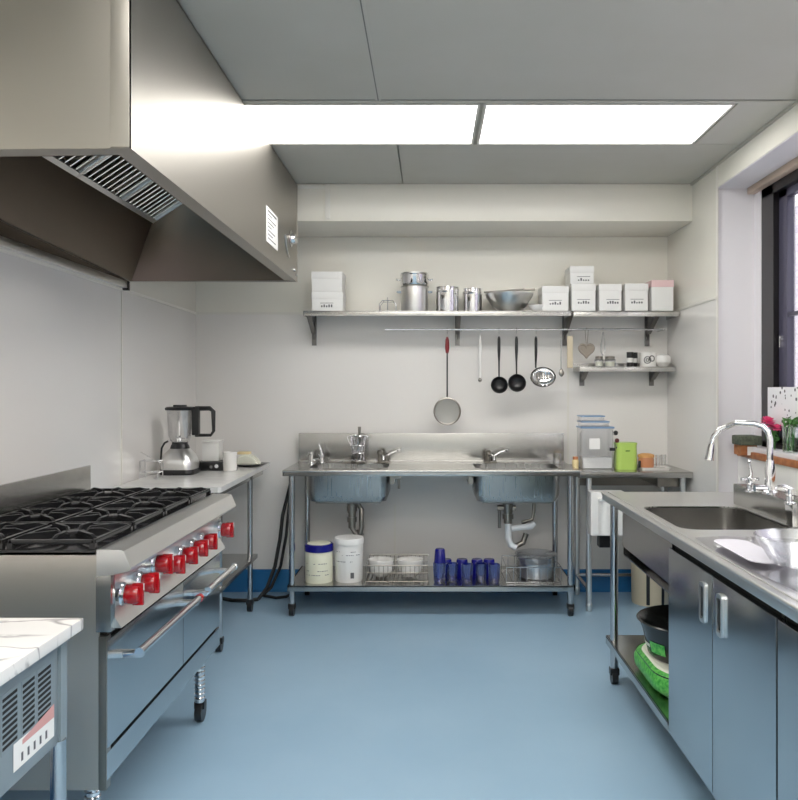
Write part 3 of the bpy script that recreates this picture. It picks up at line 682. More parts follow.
MB().box(x+.018, x+.04, 4.99-r*.97, 4.99-r*.90, UZ+.03, UZ+.065, .002).build('emblem', 'print', t)
# wire rack with two white bowls
gx0, gx1, gy0, gy1 = X(366, 4.93), X(428, 4.93), 4.90, 5.22; gh = .11
m = MB()
for z in (.012, .065, gh): m.tube([(gx0, gy0, UZ+z), (gx1, gy0, UZ+z), (gx1, gy1, UZ+z), (gx0, gy1, UZ+z)], .0035, 8, True)
for k in range(15):
    xx = gx0+(gx1-gx0)*k/14
    m.tube([(xx, gy0, UZ+gh), (xx, gy0, UZ+.008), (xx, gy1, UZ+.008), (xx, gy1, UZ+gh)], .0022, 6)
tag(m.build('wire_rack', 'dark'), 'low steel wire dish rack on the bench undershelf holding two white bowls', 'rack')
for k, pxx in enumerate((380, 409)):
    xx = X(pxx+1, 5.05)
    o = MB().lathe([(0,0), (.04,0), (.07,.03), (.082,.10), (.082,.105), (.078,.105), (.066,.033), (.037,.006), (0,.006)], (xx, 5.06, UZ+.0125), 36)
    tag(o.build('white_bowl', 'whitecer'), ['left white bowl inside the wire dish rack', 'right white bowl inside the wire dish rack'][k], 'bowl', 'bowls in the dish rack')
# blue glasses
pts = [(439.5, 4.93, 0, 'front'), (452, 4.95, 0, ''), (467, 4.93, 0, ''), (481, 4.95, 0, ''), (494, 4.93, 0, '')]
lab = ['blue tinted glass under the upturned cobalt cup on the bench undershelf', 'blue tinted glass right of the cobalt cup', 'middle blue tinted glass of the row of five on the undershelf', 'blue tinted glass second from the right in the row', 'blue tinted glass at the right end of the row of five']
for k, (pxx, yy, dz, _) in enumerate(pts):
    xx = X(pxx, yy)
    rr_, hh_ = (.036, .115) if k else (.038, .125)
    o = MB().lathe([(0,0), (rr_*.85,0), (rr_*.9,.006), (rr_,hh_), (rr_*.93,hh_), (rr_*.83,.012), (0,.011)], (xx, yy, UZ), 24)
    # vertical flutes
    for q in range(16):
        a = 2*PI*q/16; o.cyl((xx+rr_*.88*math.cos(a), yy+rr_*.88*math.sin(a), UZ+.006), (xx+rr_*.99*math.cos(a), yy+rr_*.99*math.sin(a), UZ+hh_-.004), .0028, n=6)
    tag(o.build('drinking_glass', 'blueglass'), lab[k], 'glass', 'blue glasses on the bench undershelf')
xx = X(446, 5.03)
for k, (pxx, yy) in enumerate(((446, 5.06), (462, 5.06), (477, 5.06), (489, 5.06))):
    xx = X(pxx, yy); o = MB().lathe([(0,.118), (.032,.118), (.036,.11), (.04,0), (.037,0), (.031,.112), (0,.113)], (xx, yy, UZ), 24)
    tag(o.build('plastic_cup', 'blue'), ['cobalt blue cup upside down behind the leftmost blue glass', 'cobalt blue cup upside down behind the second blue glass', 'cobalt blue cup upside down behind the middle blue glass', 'cobalt blue cup upside down behind the last blue glass'][k], 'cup', 'cobalt cups on the bench undershelf')
xx = X(446, 4.945)
o = MB().lathe([(0,.085), (.026,.085), (.031,.078), (.037,0), (.034,0), (.028,.078), (0,.08)], (X(440, 4.93), 4.93, UZ+.1255), 24); tag(o.build('plastic_cup', 'blue'), 'cobalt blue cup upside down on top of the leftmost blue glass', 'cup')
# glass pot
xx, yy = X(536, 5.06), 5.06; r = 20*yy/F
t = thing('glass_pot', 'wide clear glass and steel pot at the right end of the undershelf', 'pot', (xx, yy, UZ))
MB().lathe([(0,0), (r*.93,0), (r*.97,.01), (r,.14), (r*1.06,.15), (r*1.06,.155), (r*.97,.15), (r*.93,.012), (0,.01)], (xx, yy, UZ), 36).build('body', 'smoke', t)
MB().lathe([(r*1.0,.155), (r*.9,.162), (r*.4,.172), (0,.174)], (xx, yy, UZ), 36).build('lid', 'smoke', t)
MB().lathe([(0,.012), (r*.8,.012), (r*.8,.10), (r*.78,.10), (r*.77,.016), (0,.016)], (xx, yy, UZ), 36).build('inner_pan', 'lightsteel', t)
m = MB()
x0, x1 = X(505, 5.0), X(562, 5.0)
for z in (.006, .10): m.tube([(x0, 4.90, UZ+z), (x1-.02, 4.90, UZ+z), (x1-.02, 5.24, UZ+z), (x0, 5.24, UZ+z)], .003, 8, True)
for k in range(9):
    q = x0+(x1-.02-x0)*k/8; m.tube([(q, 4.90, UZ+.10), (q, 4.90, UZ+.004), (q, 5.24, UZ+.004), (q, 5.24, UZ+.10)], .0018, 6)
tag(m.build('wire_tray', 'tube'), 'open wire tray around the clear pot on the undershelf', 'rack')

# hose
o = MB().tube([(-.925, 5.36, .86), (-.93, 5.33, .80), (-.945, 5.30, .72), (-.985, 5.28, .55), (-1.0, 5.27, .40), (-1.03, 5.25, .22), (-1.08, 5.23, .08), (-1.13, 5.2, .014)], .012)
o.tube([(-.925, 5.38, .82), (-.935, 5.37, .76), (-.955, 5.35, .6), (-.975, 5.35, .40), (-1.01, 5.34, .2), (-1.07, 5.32, .06), (-1.12, 5.3, .014)], .010)
o.tube([(-1.13, 5.2, .014), (-1.2, 5.17, .012), (-1.3, 5.18, .012), (-1.42, 5.25, .012), (-1.5, 5.36, .012)], .012)
o.tube([(-1.12, 5.3, .012), (-1.02, 5.24, .012), (-.96, 5.27, .012), (-.93, 5.36, .012)], .009)
tag(o.build('hose', 'rubber'), 'black rubber hose hanging down beside the left end of the sink bench', 'hose')

# ================================================================ SIDE TABLE (back right)
Q = thing('side_table', 'small stainless work table in the back right corner', 'table', (1.28, 5.2, 0)); QT = .878
t = MB(); t.box(.925, 1.638, 4.92, 5.45, QT-.006, QT, .001); t.box(.925, 1.638, 4.92, 4.928, QT-.036, QT-.001, .002); t.box(.925, .933, 4.92, 5.45, QT-.036, QT-.001)
t.build('table_top', 'steel', Q)
MB().box(1.0, 1.60, 5.38, 5.42, .74, QT-.006).box(1.44, 1.60, 5.0, 5.42, QT-.10, QT-.006).build('apron', 'dark', Q)
for (x, y) in ((1.0, 4.97), (1.0, 5.38), (1.59, 4.97), (1.59, 5.38)): leg(x, y, QT-.006, Q, .018, False, 'lightsteel')
for a_, b_ in (((1.0, 4.97, .13), (1.0, 5.38, .13)), ((1.59, 4.97, .13), (1.59, 5.38, .13)), ((1.0, 5.38, .13), (1.59, 5.38, .13))): MB().cyl(a_, b_, .013).build('stretcher', 'tube', Q)
# dispenser hanging at its leg
yd = 4.9
dsp = thing('towel_dispenser', 'white plastic dispenser box hanging on the side table leg', 'dispenser', (X(606, yd), yd, .6))
dx0, dx1, dz0, dz1 = X(589, yd), X(623, yd), Z(534, yd), Z(491, yd)
MB().box(dx0, dx1, yd-.06, yd+.05, dz0, dz1, .006).build('housing', 'white', dsp)
MB().cyl((dx0+.09, yd-.062, dz0+.01), (dx0+.09, yd-.062, dz1-.05), .045).build('cylinder', 'white', dsp)
MB().box(dx0+.04, dx0+.14, yd-.11, yd-.03, dz1-.05, dz1-.035, .006).build('cap', 'white', dsp)
MB().box(dx0+.055, dx0+.12, yd-.05, yd+.03, dz0-.075, dz0-.002, .004).build('outlet', 'black', dsp)
# things on the side table
y_ = 5.18
t = thing('drink_dispenser', 'clear plastic storage box with pale blue lids beside the backsplash', 'container', (X(595, y_), y_, QT))
x0, x1 = X(579, y_), X(611, y_); ztop = Z(428, y_)
MB().loft([((x0+x1)/2, y_, (x1-x0)/2-.006, .08, .02, QT+.001), ((x0+x1)/2, y_, (x1-x0)/2, .085, .02, QT+.02), ((x0+x1)/2, y_, (x1-x0)/2, .085, .02, ztop)], 5, True, False).build('box', 'smoke', t)
MB().box(x0-.003, x1+.003, y_-.09, y_+.09, ztop, ztop+.012, .004).build('lid', 'bluelid', t)
MB().box(x0+.01, x1-.01, y_-.07, y_+.07, QT+.004, QT+.075, .006).build('contents', 'white', t)
MB().box(x0+.05, x0+.12, y_-.088, y_-.085, QT+.13, QT+.2, .002).build('label', 'card', t)
MB().box(x1-.03, x1+.006, y_-.098, y_-.084, QT+.12, QT+.14, .003).build('clip', 'black', t)
for k in range(2):
    zz = ztop+.0125+k*.036
    t = thing('food_box', ['flat clear box with blue lid lying on the storage box', 'smaller flat clear box, topmost of the stack on the side table'][k], 'container', (X(592, y_), y_, zz), 'flat boxes stacked on the storage box')
    MB().box(x0+.005, x1-.03-k*.03, y_-.07, y_+.07, zz, zz+.026, .004).build('box', 'smoke', t)
    MB().box(x0+.0, x1-.025-k*.03, y_-.075, y_+.075, zz+.026, zz+.035, .003).build('lid', 'bluelid', t)
bx_ = X(616.3, 5.12)
t = thing('bottle', 'slim clear bottle with dark red tops between the storage box and green tub', 'bottle', (bx_, 5.12, QT))
MB().lathe([(0,0), (.012,0), (.012,.15), (.006,.165), (.006,.18), (0,.18)], (bx_, 5.12, QT), 20).build('body', 'glass', t)
for dz, m_, dx in ((.14, 'rubber', .008), (.185, 'darkred', 0), (.235, 'rubber', -.008)):
    MB().lathe([(0,-.016), (.011,-.012), (.015,0), (.011,.012), (0,.016)], (bx_+dx, 5.10, QT+dz), 18).build('stopper', m_, t)
x0, x1 = X(616, 5.1), X(637, 5.1)
t = thing('lime_canister', 'lime green plastic canister on the back right table', 'canister', ((x0+x1)/2, 5.13, QT))
MB().loft([((x0+x1)/2, 5.13, (x1-x0)/2-.004, .06, .03, QT), ((x0+x1)/2, 5.13, (x1-x0)/2, .062, .03, QT+.02), ((x0+x1)/2, 5.13, (x1-x0)/2-.003, .06, .03, QT+.16)], 6, True, True).build('body', 'green', t)
MB().loft([((x0+x1)/2, 5.13, (x1-x0)/2, .063, .03, QT+.16), ((x0+x1)/2, 5.13, (x1-x0)/2, .063, .03, QT+.172)], 6, True, True).build('lid', 'green', t)
MB().box((x0+x1)/2-.014, (x0+x1)/2+.014, 5.066, 5.069, QT+.118, QT+.124).build('grip', 'leaf', t)
tx0, tx1 = X(638, 5.1), X(668, 5.1)
tag(MB().loft([((tx0+tx1)/2, 5.10, (tx1-tx0)/2-.01, .075, .02, QT), ((tx0+tx1)/2, 5.10, (tx1-tx0)/2, .085, .025, QT+.018), ((tx0+tx1)/2, 5.10, (tx1-tx0)/2-.008, .078, .02, QT+.018), ((tx0+tx1)/2, 5.10, (tx1-tx0)/2-.012, .072, .02, QT+.010)], 6, True, True).build('serving_tray', 'whitecer'), 'white oval tray on the back right table', 'tray')
t = thing('bread_pot', 'brown crock with a pale wooden lid on the white tray', 'pot', (X(645.5, 5.1), 5.1, QT+.012))
xc = X(646, 5.1)
MB().lathe([(0,0), (.045,0), (.05,.01), (.05,.055), (.046,.066), (0,.066)], (xc, 5.1, QT+.0125), 28).build('body', 'brown', t)
MB().lathe([(0,.066), (.052,.066), (.052,.082), (.03,.090), (0,.092)], (xc, 5.1, QT+.0125), 28).build('lid', 'bread', t)
MB().cyl((xc-.055, 5.05, QT+.015), (xc-.055, 5.05, QT+.06), .008).build('spout', 'black', t)
for k, pxx in enumerate((657.5, 664)):
    tag(tumbler(X(pxx+.5, 5.1), 5.10+k*.02, QT+.0125, .017, .08), ['left small clear glass at the right end of the white tray', 'right small clear glass at the right end of the white tray'][k], 'glass', 'glasses on the white tray')
o = thing('spice_jar', 'small jar with brown cap left of the clear storage box', 'jar', (X(575, 5.15), 5.15, QT))
MB().lathe([(0,0), (.02,0), (.022,.05), (.015,.06), (0,.06)], (X(575.5, 5.15), 5.15, QT), 20).build('body', 'butter', o)
MB().lathe([(0,.06), (.018,.06), (.018,.078), (0,.08)], (X(575.5, 5.15), 5.15, QT), 20).build('cap', 'brown', o)

# ================================================================ WALL SHELVES
def bracket(x, y0, z, hgt, depth, P, mt='tube'):
    m = MB(); m.box(x-.016, x+.016, YB-.012, YB-.001, z-hgt, z); m.prism([(YB-.012, z), (YB-depth, z), (YB-depth, z-.012), (YB-.05, z-hgt*.55), (YB-.012, z-hgt*.8)], 'x', x-.004, x+.004)
    m.prism([(YB-depth, z-.001), (YB-.05, z-hgt*.55), (YB-.05, z-hgt*.55-.012), (YB-depth, z-.013)], 'x', x-.014, x+.014)
    return m.build('bracket', mt, P)
WZ = 1.908
def shelf(name, label, x0, x1, z, depth, bxs, bh):
    t = thing(name, label, 'shelf', ((x0+x1)/2, YB-depth/2, z), 'stainless wall shelves')
    y0 = YB-depth
    m = MB(); m.box(x0, x1, y0, YB-.002, z-.005, z, .001); m.box(x0, x1, y0, y0+.006, z-.033, z, .002); m.box(x0, x0+.004, y0, YB-.002, z-.03, z); m.box(x1-.004, x1, y0, YB-.002, z-.03, z); m.box(x0, x1, YB-.008, YB-.002, z, z+.03)
    m.build('shelf_board', 'steel', t)
    for b_ in bxs: bracket(b_, 0, z-.006, bh, depth-.02, t, 'bracket')
    return t
shelf('wall_shelf', 'long stainless wall shelf with pots above the utensil rail', X(303, 5.16), X(571.5, 5.16), WZ, .30, (-.80, .19, .93), .205)
shelf('wall_shelf', 'short stainless wall shelf holding white boxes in the right corner', X(573.5, 5.16), XR-.006, WZ-.004, .30, (1.50,), .205)
shelf('wall_shelf', 'narrow stainless shelf with small jars under the upper right shelf', X(580.5, 5.2), XR-.012, 1.545, .22, (1.05, 1.53), .12)
# rails
t = thing('utensil_rail', 'thin steel hanging rail under the long wall shelf', 'rail', (0, 5.30, 1.79))
rz = Z(329.5, 5.30)
MB().cyl((X(385, 5.3), 5.30, rz), (1.56, 5.30, rz), .0065).build('rail', 'tube', t)
m = MB()
for pxx in (403, 458, 462, 574, 665): xq = X(pxx, 5.3); m.tube([(xq, 5.30, rz), (xq, 5.38, rz), (xq, YB-.001, rz+.0)], .004, 8)
m.build('rail_mount', 'tube', t)
# hanging utensils
def hook(x, m=None):
    m = m or MB(); m.tube([(x, 5.30, rz-.03)]+[(x, 5.30-.010*math.sin(a), rz+.001+.010*math.cos(a)) for a in [PI*k/6 for k in range(6, -4, -1)]], .0018, 6); return m
YU = 5.30
# sieve
x = X(447.2, YU); t = thing('skimmer_sieve', 'round mesh sieve with a red wooden handle hanging on the rail', 'sieve', (x, YU, Z(340, YU)))
MB().tube([(x, YU, Z(337, YU)), (x, YU, Z(340, YU)), (x, YU, Z(348, YU)), (x, YU, Z(353, YU))], [.006,.013,.015,.010]).build('handle', 'woodred', t)
MB().cyl((x, YU, Z(353, YU)), (x, YU, Z(397, YU)), .005).build('shaft', 'black', t)
cz = Z(411.3, YU); rr = 13*YU/F
MB().tube([(x+rr*math.cos(a), YU, cz+rr*math.sin(a)) for a in [2*PI*k/36 for k in range(36)]], .006, 8, True).build('ring', 'dark', t)
m = MB(); m.lathe([(rr*.98,0), (rr*.6,.014), (0,.02)], (x, YU, cz), 36, Matrix.Rotation(-PI/2, 4, 'X')); m.build('mesh', 'mesh', t)
hook(x).build('hook', 'tube', t)
# honing rod
x = X(480, YU); t = thing('whisk', 'white handled spatula hanging right of the sieve', 'spatula', (x, YU, Z(350, YU)))
MB().tube([(x, YU, Z(336, YU)), (x, YU, Z(345, YU)), (x, YU, Z(376, YU)), (x, YU, Z(378, YU))], [.006,.011,.012,.008]).build('handle', 'whitecer', t)
MB().lathe([(0,-.015), (.010,-.01), (.013,0), (.008,.012), (0,.016)], (x, YU, Z(380, YU)), 16).build('tip', 'dark', t)
hook(x).build('hook', 'tube', t); t.name = 'hanging_spatula'
def ladle(px, pyb, r, label, name='ladle', sol=True):
    x = X(px, YU); t = thing(name, label, 'ladle', (x, YU, Z(350, YU)))
    MB().tube([(x, YU, Z(336.5, YU)), (x, YU, Z(339, YU)), (x, YU, Z(350, YU)), (x, YU-.0, Z(362, YU)), (x, YU-.005, Z(pyb-8, YU))], [.006,.010,.011,.006,.005]).build('handle', 'black', t)
    cz = Z(pyb, YU); rr = r*YU/F
    m = MB(); m.lathe([(rr,0), (rr*.95,.015), (rr*.7,.035), (rr*.3,.046), (0,.048), (0,.044), (rr*.3,.042), (rr*.66,.032), (rr*.9,.013), (rr*.94,0)], (x, YU-.03, cz), 32, Matrix.Rotation(-PI/2-.15, 4, 'X') )
    m.build('bowl', 'black', t); hook(x).build('hook', 'tube', t)
ladle(499, 385, 8.5, 'black soup ladle, left of the two hanging side by side')
ladle(516.5, 383, 9, 'black serving ladle, right of the two hanging side by side')
x = X(536, YU); t = thing('skimmer', 'steel skimmer with black handle hanging right of the black ladles', 'skimmer', (x, YU, Z(350, YU)))
MB().tube([(x, YU, Z(336.5, YU)), (x, YU, Z(339, YU)), (x, YU, Z(352, YU)), (x-.002, YU, Z(368, YU))], [.006,.010,.010,.005]).build('handle', 'black', t)
cz = Z(377, YU); rr = 11.5*YU/F; m = MB(); m.lathe([(rr,0), (rr*1.03,.004), (rr*.9,.02), (rr*.5,.036), (0,.04), (0,.036), (rr*.5,.032), (rr*.85,.016), (rr*.95,0)], (X(542.5, YU), YU-.03, cz), 36, Matrix.Rotation(-PI/2-.12, 4, 'X'), 1.08, .86); m.build('bowl', 'chrome', t)
m = MB(); 
for k in range(5): m.box(X(542.5, YU)-.035+k*.015, X(542.5, YU)-.028+k*.015, YU-.005, YU+.002, cz-.015, cz+.03)
m.build('slot', 'dark', t)
hook(x).build('hook', 'tube', t)
x = X(561, YU); t = thing('meat_fork', 'slim steel fork hanging next to the shelf bracket', 'utensil', (x, YU, Z(350, YU)))
MB().cyl((x, YU, Z(337, YU)), (x, YU, Z(369, YU)), .004).build('handle', 'tube', t)
MB().lathe([(0,.03), (.008,.025), (.018,.005), (.018,-.008), (.008,-.022), (0,-.026)], (x+.003, YU, Z(373, YU)), 16, None, 1, .4).build('head', 'dark', t); hook(x).build('hook', 'tube', t)
# strainer under the bracket: tan paddle and white cloth
x = X(570, 5.35); t = MB().box(x-.02, x+.018, 5.34, 5.352, Z(368, 5.35), Z(336, 5.35), .004).build('wooden_paddle', 'beige'); tag(t, 'pale wooden paddle hanging behind the right shelf bracket', 'utensil')
# heart trivet
hx, hz, hy = X(586.5, YU), Z(350, YU), YU
m = MB(); pts = []
for k in range(40):
    a = 2*PI*k/40; pts.append((hx+.0031*16*math.sin(a)**3, hy, hz+.0031*(13*math.cos(a)-5*math.cos(2*a)-2*math.cos(3*a)-math.cos(4*a))))
t = thing('heart_basket', 'tan heart shaped woven trivet hanging left above the small shelf', 'trivet', (hx, hy, hz))
m.tube(pts, .008, 8, True); m.build('rim', 'taupe', t)
f = MB(); V = [f.b.verts.new((p[0], p[1]-.002, p[2])) for p in pts]; V2 = [f.b.verts.new((p[0], p[1]+.002, p[2])) for p in pts]
f.b.faces.new(V); f.b.faces.new(V2[::-1])
f.build('weave', 'taupe', t)
MB().tube([(hx, hy, hz+.02), (hx-.01, hy, rz), (hx+.0, hy-.008, rz+.01), (hx+.012, hy, rz), (hx+.005, hy, hz+.02)], .002, 6).build('cord', 'taupe', t)
# wire loop
lx = X(603, YU); t = thing('wire_whisk', 'thin wire whisk hanging above the small jars', 'whisk', (lx, YU, rz))
m = MB()
for s_ in (.010, .017): m.tube([(lx, YU, rz-.008), (lx-s_, YU, Z(345, YU)), (lx-s_*.9, YU, Z(352, YU)), (lx, YU, Z(356, YU)), (lx+s_*.9, YU, Z(352, YU)), (lx+s_, YU, Z(345, YU))], .002, 6, True)
m.build('wires', 'tube', t); hook(lx).build('hook', 'tube', t)
# jars etc on narrow shelf
NZ = 1.546; yj = 5.34
for k, (pxx, w_) in enumerate(((599, .030), (610, .038))):
    xx = X(pxx, yj); t = thing('glass_jar', ['smaller preserving jar at the left of the narrow shelf', 'wider preserving jar beside the smaller one on the narrow shelf'][k], 'jar', (xx, yj, NZ), 'jars on the narrow shelf')
    MB().lathe([(0,0), (w_,0), (w_,.045), (w_*.8,.055), (0,.055)], (xx, yj, NZ), 24).build('body', 'smoke', t)
    MB().lathe([(0,.055), (w_*.85,.055), (w_*.85,.07), (w_*.3,.075), (0,.076)], (xx, yj, NZ), 24).build('lid', 'dark', t)
    MB().lathe([(0,.004), (w_*.8,.004), (w_*.8,.035), (0,.037)], (xx, yj, NZ), 20).build('filling', 'offwhite', t)
    MB().tube([(xx+w_*math.cos(a), yj+w_*math.sin(a), NZ+.047) for a in [2*PI*q/20 for q in range(20)]], .0025, 6, True).build('clamp', 'black', t)
for k, pxx in enumerate((630, 636.5)):
    xx = X(pxx, yj); t = thing('black_mug', ['black mug, left of the two on the narrow shelf', 'black mug, right of the two on the narrow shelf'][k], 'mug', (xx, yj-.01, NZ), 'black mugs')
    MB().lathe([(0,0), (.02,0), (.022,.005), (.023,.10), (.02,.10), (.018,.01), (0,.01)], (xx, yj+(.06 if k else -.0), NZ), 20).build('cup', 'black', t)
    MB().cyl((xx, yj+(.06 if k else 0), NZ+.03), (xx, yj+(.06 if k else 0), NZ+.06), .0238).build('band', 'white', t)
xx = X(648, yj); t = thing('patterned_jar', 'white canister with black swirl pattern on the narrow shelf', 'canister', (xx, yj, NZ))
MB().cyl((xx, yj, NZ+.0), (xx, yj, NZ+.095), .055).build('body', 'whitecer', t)
m = MB()
for (ca, cz_, r_) in ((-1.9, .045, .022), (-1.35, .055, .018), (-1.9, .045, .009)):
    pp = [(ca+r_/.055*math.cos(b_), cz_+r_*math.sin(b_)) for b_ in [2*PI*q/16 for q in range(16)]]
    m.tube([(xx+.0555*math.cos(a_), yj+.0555*math.sin(a_), NZ+z_) for a_, z_ in pp], .003, 6, True)
m.build('swirl', 'black', t)
xx = X(663, yj-.02); o = MB().lathe([(0,0), (.025,0), (.05,.03), (.052,.055), (.045,.075), (.02,.085), (0,.085)], (xx, yj-.02, NZ), 28); tag(o.build('sugar_bowl', 'whitecer'), 'round white lidded bowl at the right end of the narrow shelf', 'bowl')

# upper shelf contents
WZ2 = WZ+.001; yS = 5.27
def gbox(px0, px1, pyt, label, y=5.27, dep=.20, lid='card', z=WZ2, body='card', prt=True, group='white boxes on the wall shelves', seed=0):
    x0, x1 = X(px0, y-dep/2), X(px1, y-dep/2); top = Z(pyt, y-dep/2); lh = .045
    t = thing('storage_box', label, 'box', ((x0+x1)/2, y, z), group)
    MB().box(x0+.003, x1-.003, y-dep/2+.003, y+dep/2, z, top-lh*.5, .002).build('carton', body, t)
    MB().box(x0, x1, y-dep/2, y+dep/2+.003, top-lh, top, .003).build('lid', lid, t)
    if prt:
        m = MB(); rd = random.Random(seed); zc = z+(top-lh-z)*.45; xc = (x0+x1)/2+rd.uniform(-.01, .02)
        yf = y-dep/2+.0024
        m.box(xc-.04, xc+.045, yf-.001, yf, zc+.014, zc+.017)
        for q in range(5): xx = xc-.035+q*.016; m.box(xx, xx+.010, yf-.001, yf, zc-.012, zc-.012+rd.choice([.012,.018,.008]))
        m.build('print', 'print', t)
    return t, top
z1_ = Z(291, 5.17)
gbox(311.5, 343, 292, 'bottom white carton of the stack at the left end of the long shelf', seed=1)
zA = Z(292, 5.17)+.001
gbox(311.5, 342.5, 271.5, 'top white carton of the stack at the left end of the long shelf', z=zA, prt=False, seed=2)
gbox(542, 569, 286, 'white carton at the right end of the long shelf, left of the stacked pair', seed=3)
gbox(571.5, 596, 284, 'lower white carton of the stacked pair in the row of boxes', seed=4)
gbox(570, 594, 266, 'upper white carton with a dark label resting on the stacked pair', z=Z(284, 5.17)+.001, seed=5)
gbox(599, 622, 284, 'white carton right of the stacked pair, with a grey printed label', seed=6)
gbox(625, 648.5, 283.5, 'white carton left of the pink lidded box', seed=7)
gbox(651.5, 674, 280, 'white carton with a pink lid at the right end of the shelf', lid='pink', prt=False, seed=8)

def pot(px0, px1, pyt, y, label, tiers=False, ha=0):
    x = X((px0+px1)/2, y); r = (px1-px0)/2*y/F; hg = Z(pyt, y)-WZ2
    t = thing('cooking_pot', label, 'pot', (x, y, WZ2))
    MB().lathe([(0,0), (r*.96,0), (r*.99,.008), (r*.99,hg-.006), (r*1.03,hg-.003), (r*1.03,hg), (r*.96,hg), (r*.95,.012), (0,.012)], (x, y, WZ2), 40).build('body', 'chrome' if not tiers else 'lightsteel', t)
    for s_ in (-1, 1):
        MB().tube([(x+s_*r*.98, y-.03, WZ2+hg*.8), (x+s_*(r+.025), y-.03, WZ2+hg*.8), (x+s_*(r+.03), y, WZ2+hg*.8), (x+s_*(r+.025), y+.03, WZ2+hg*.8), (x+s_*r*.98, y+.03, WZ2+hg*.8)], .0045, 8).build('handle', 'chrome', t).rotation_euler.z = ha
    return t, x, r, hg
yp = 5.29
t, x, r, hg = pot(401, 428, 287, yp, 'tall steel stockpot with a steamer insert on the long shelf', True)
t2 = thing('steamer_insert', 'steel steamer basket on top of the stockpot', 'pot', (x, yp, WZ2+hg))
MB().lathe([(0,.0), (r*.9,0.0), (r*.95,.004), (r*1.06,.02), (r*1.06,.07), (r*1.1,.078), (r*1.02,.082), (r*1.0,.02), (0,.01)], (x, yp, WZ2+hg+.001), 40).build('basket', 'chrome', t2)
MB().lathe([(r*1.03,.076), (r*1.0,.09), (r*.5,.097), (0,.1)], (x, yp, WZ2+hg+.001), 40).build('lid', 'lightsteel', t2)
for s_ in (-1, 1): MB().tube([(x+s_*r*1.04, yp-.02, WZ2+hg+.045), (x+s_*(r+.03), yp-.02, WZ2+hg+.05), (x+s_*(r+.03), yp+.02, WZ2+hg+.05), (x+s_*r*1.04, yp+.02, WZ2+hg+.045)], .004, 8).build('handle', 'chrome', t2)
pot(436, 459, 287.5, yp, 'polished steel pot with side handles, left of the pair beside the stockpot', ha=1.1)
pot(463.5, 482, 289, yp, 'narrower polished steel pot between the wide pot and the mixing bowl', ha=1.1)
xb = X(509, yp); rb = 24*yp/F*.98
t = MB().lathe([(0,0), (.055,0), (.06,.004), (.11,.035), (rb*.98,.10), (rb*1.02,.122), (rb*.97,.12), (.105,.038), (.055,.008), (0,.008)], (xb, yp-.01, WZ2), 40); tag(t.build('mixing_bowl', 'lightsteel'), 'wide steel mixing bowl with a ladle across it on the long shelf', 'bowl')
t = MB(); zt_ = WZ2+.131; t.tube([(xb-.17, yp-.03, zt_), (xb, yp-.03, zt_+.012), (xb+.10, yp-.03, zt_+.02)], .006); t.box(xb+.09, xb+.17, yp-.045, yp-.015, zt_+.012, zt_+.028, .004)
tag(t.build('turner', 'dark'), 'grey turner lying across the mixing bowl', 'utensil')
t = MB().lathe([(0,0), (.03,0), (.055,.025), (.06,.04), (.054,.038), (.03,.006), (0,.006)], (X(536, yp), yp-.07, WZ2), 28); tag(t.build('small_bowl', 'whitecer'), 'small white dish right of the mixing bowl on the long shelf', 'bowl')
m = MB(); xw = X(388, yp)
for yy in (yp-.05, yp+.05): m.tube([(xw-.055, yy, WZ2+.004), (xw-.055, yy, WZ2+.05), (xw-.035, yy, WZ2+.075), (xw+.035, yy, WZ2+.075), (xw+.055, yy, WZ2+.05), (xw+.055, yy, WZ2+.004)], .003, 8)
for dx, dz in ((-.055, .03), (0, .075), (.055, .03), (.03, .075), (-.03, .075)): m.cyl((xw+dx, yp-.05, WZ2+dz), (xw+dx, yp+.05, WZ2+dz), .0025, n=8)
m.tube([(xw, yp-.05, WZ2+.004), (xw, yp-.05, WZ2+.095)], .003, 8)
tag(m.build('wire_stand', 'tube'), 'small wire stand left of the stockpot on the long shelf', 'rack')

# ================================================================ RIGHT COUNTER
N = thing('sink_counter', 'long stainless counter with a deep sink under the window', 'counter', (1.25, 2.6, 0))
cx0, cx1, cy0, cy1 = .828, 1.755, .6, 3.80; ct = .90
# top with a hole for the sink; slab laid out in x strips -> build in y direction by hand
hx0, hx1, hy0, hy1 = .886, 1.29, 2.77, 3.33
t = MB(); t.plate_hole(cx0, 1.36, 2.5, cy1, ct-.006, ct, [(hx0, hx1, hy0, hy1, .07)])
t.box(1.36, cx1, 2.5, cy1, ct-.006, ct); t.box(cx0, cx1, cy0, 2.5, ct-.006, ct)
t.box(cx0, cx0+.006, cy0, cy1, ct-.036, ct-.001, .002); t.box(cx0, cx1, cy1-.006, cy1, ct-.042, ct-.001, .002)
t.cyl((cx0, cy0, ct-.004), (cx0, cy1, ct-.004), .006)
t.box(cx0+.022, cx0+.030, cy0, cy1-.02, ct, ct+.004, .002)
t.build('countertop', 'lightsteel', N)
s = MB(); s.box(1.305, 1.405, 1.2, 3.40, ct, ct+.088, .006); s.build('splash_ledge', 'steel', N)
cxx, cyy, hx, hy = (hx0+hx1)/2, (hy0+hy1)/2, (hx1-hx0)/2, (hy1-hy0)/2
s = MB(); s.loft([(cxx, cyy, hx, hy, .07, ct-.001), (cxx, cyy, hx, hy, .07, .70), (cxx, cyy, hx-.02, hy-.02, .07, .675), (cxx, cyy, hx-.05, hy-.05, .06, .67)], 8, False, True); s.build('sink_bowl', 'steel', N)
s = MB(); s.box(.858, .862, 2.80, 3.52, .695, ct-.006); s.box(.862, 1.36, 3.516, 3.52, .66, ct-.006); s.box(.862, 1.36, 2.80, 3.516, .655, .66); s.build('sink_apron', 'steel', N)
leg(.872, 3.74, ct-.03, N, .0185)
leg(1.55, 3.74, ct-.03, N, .0185)
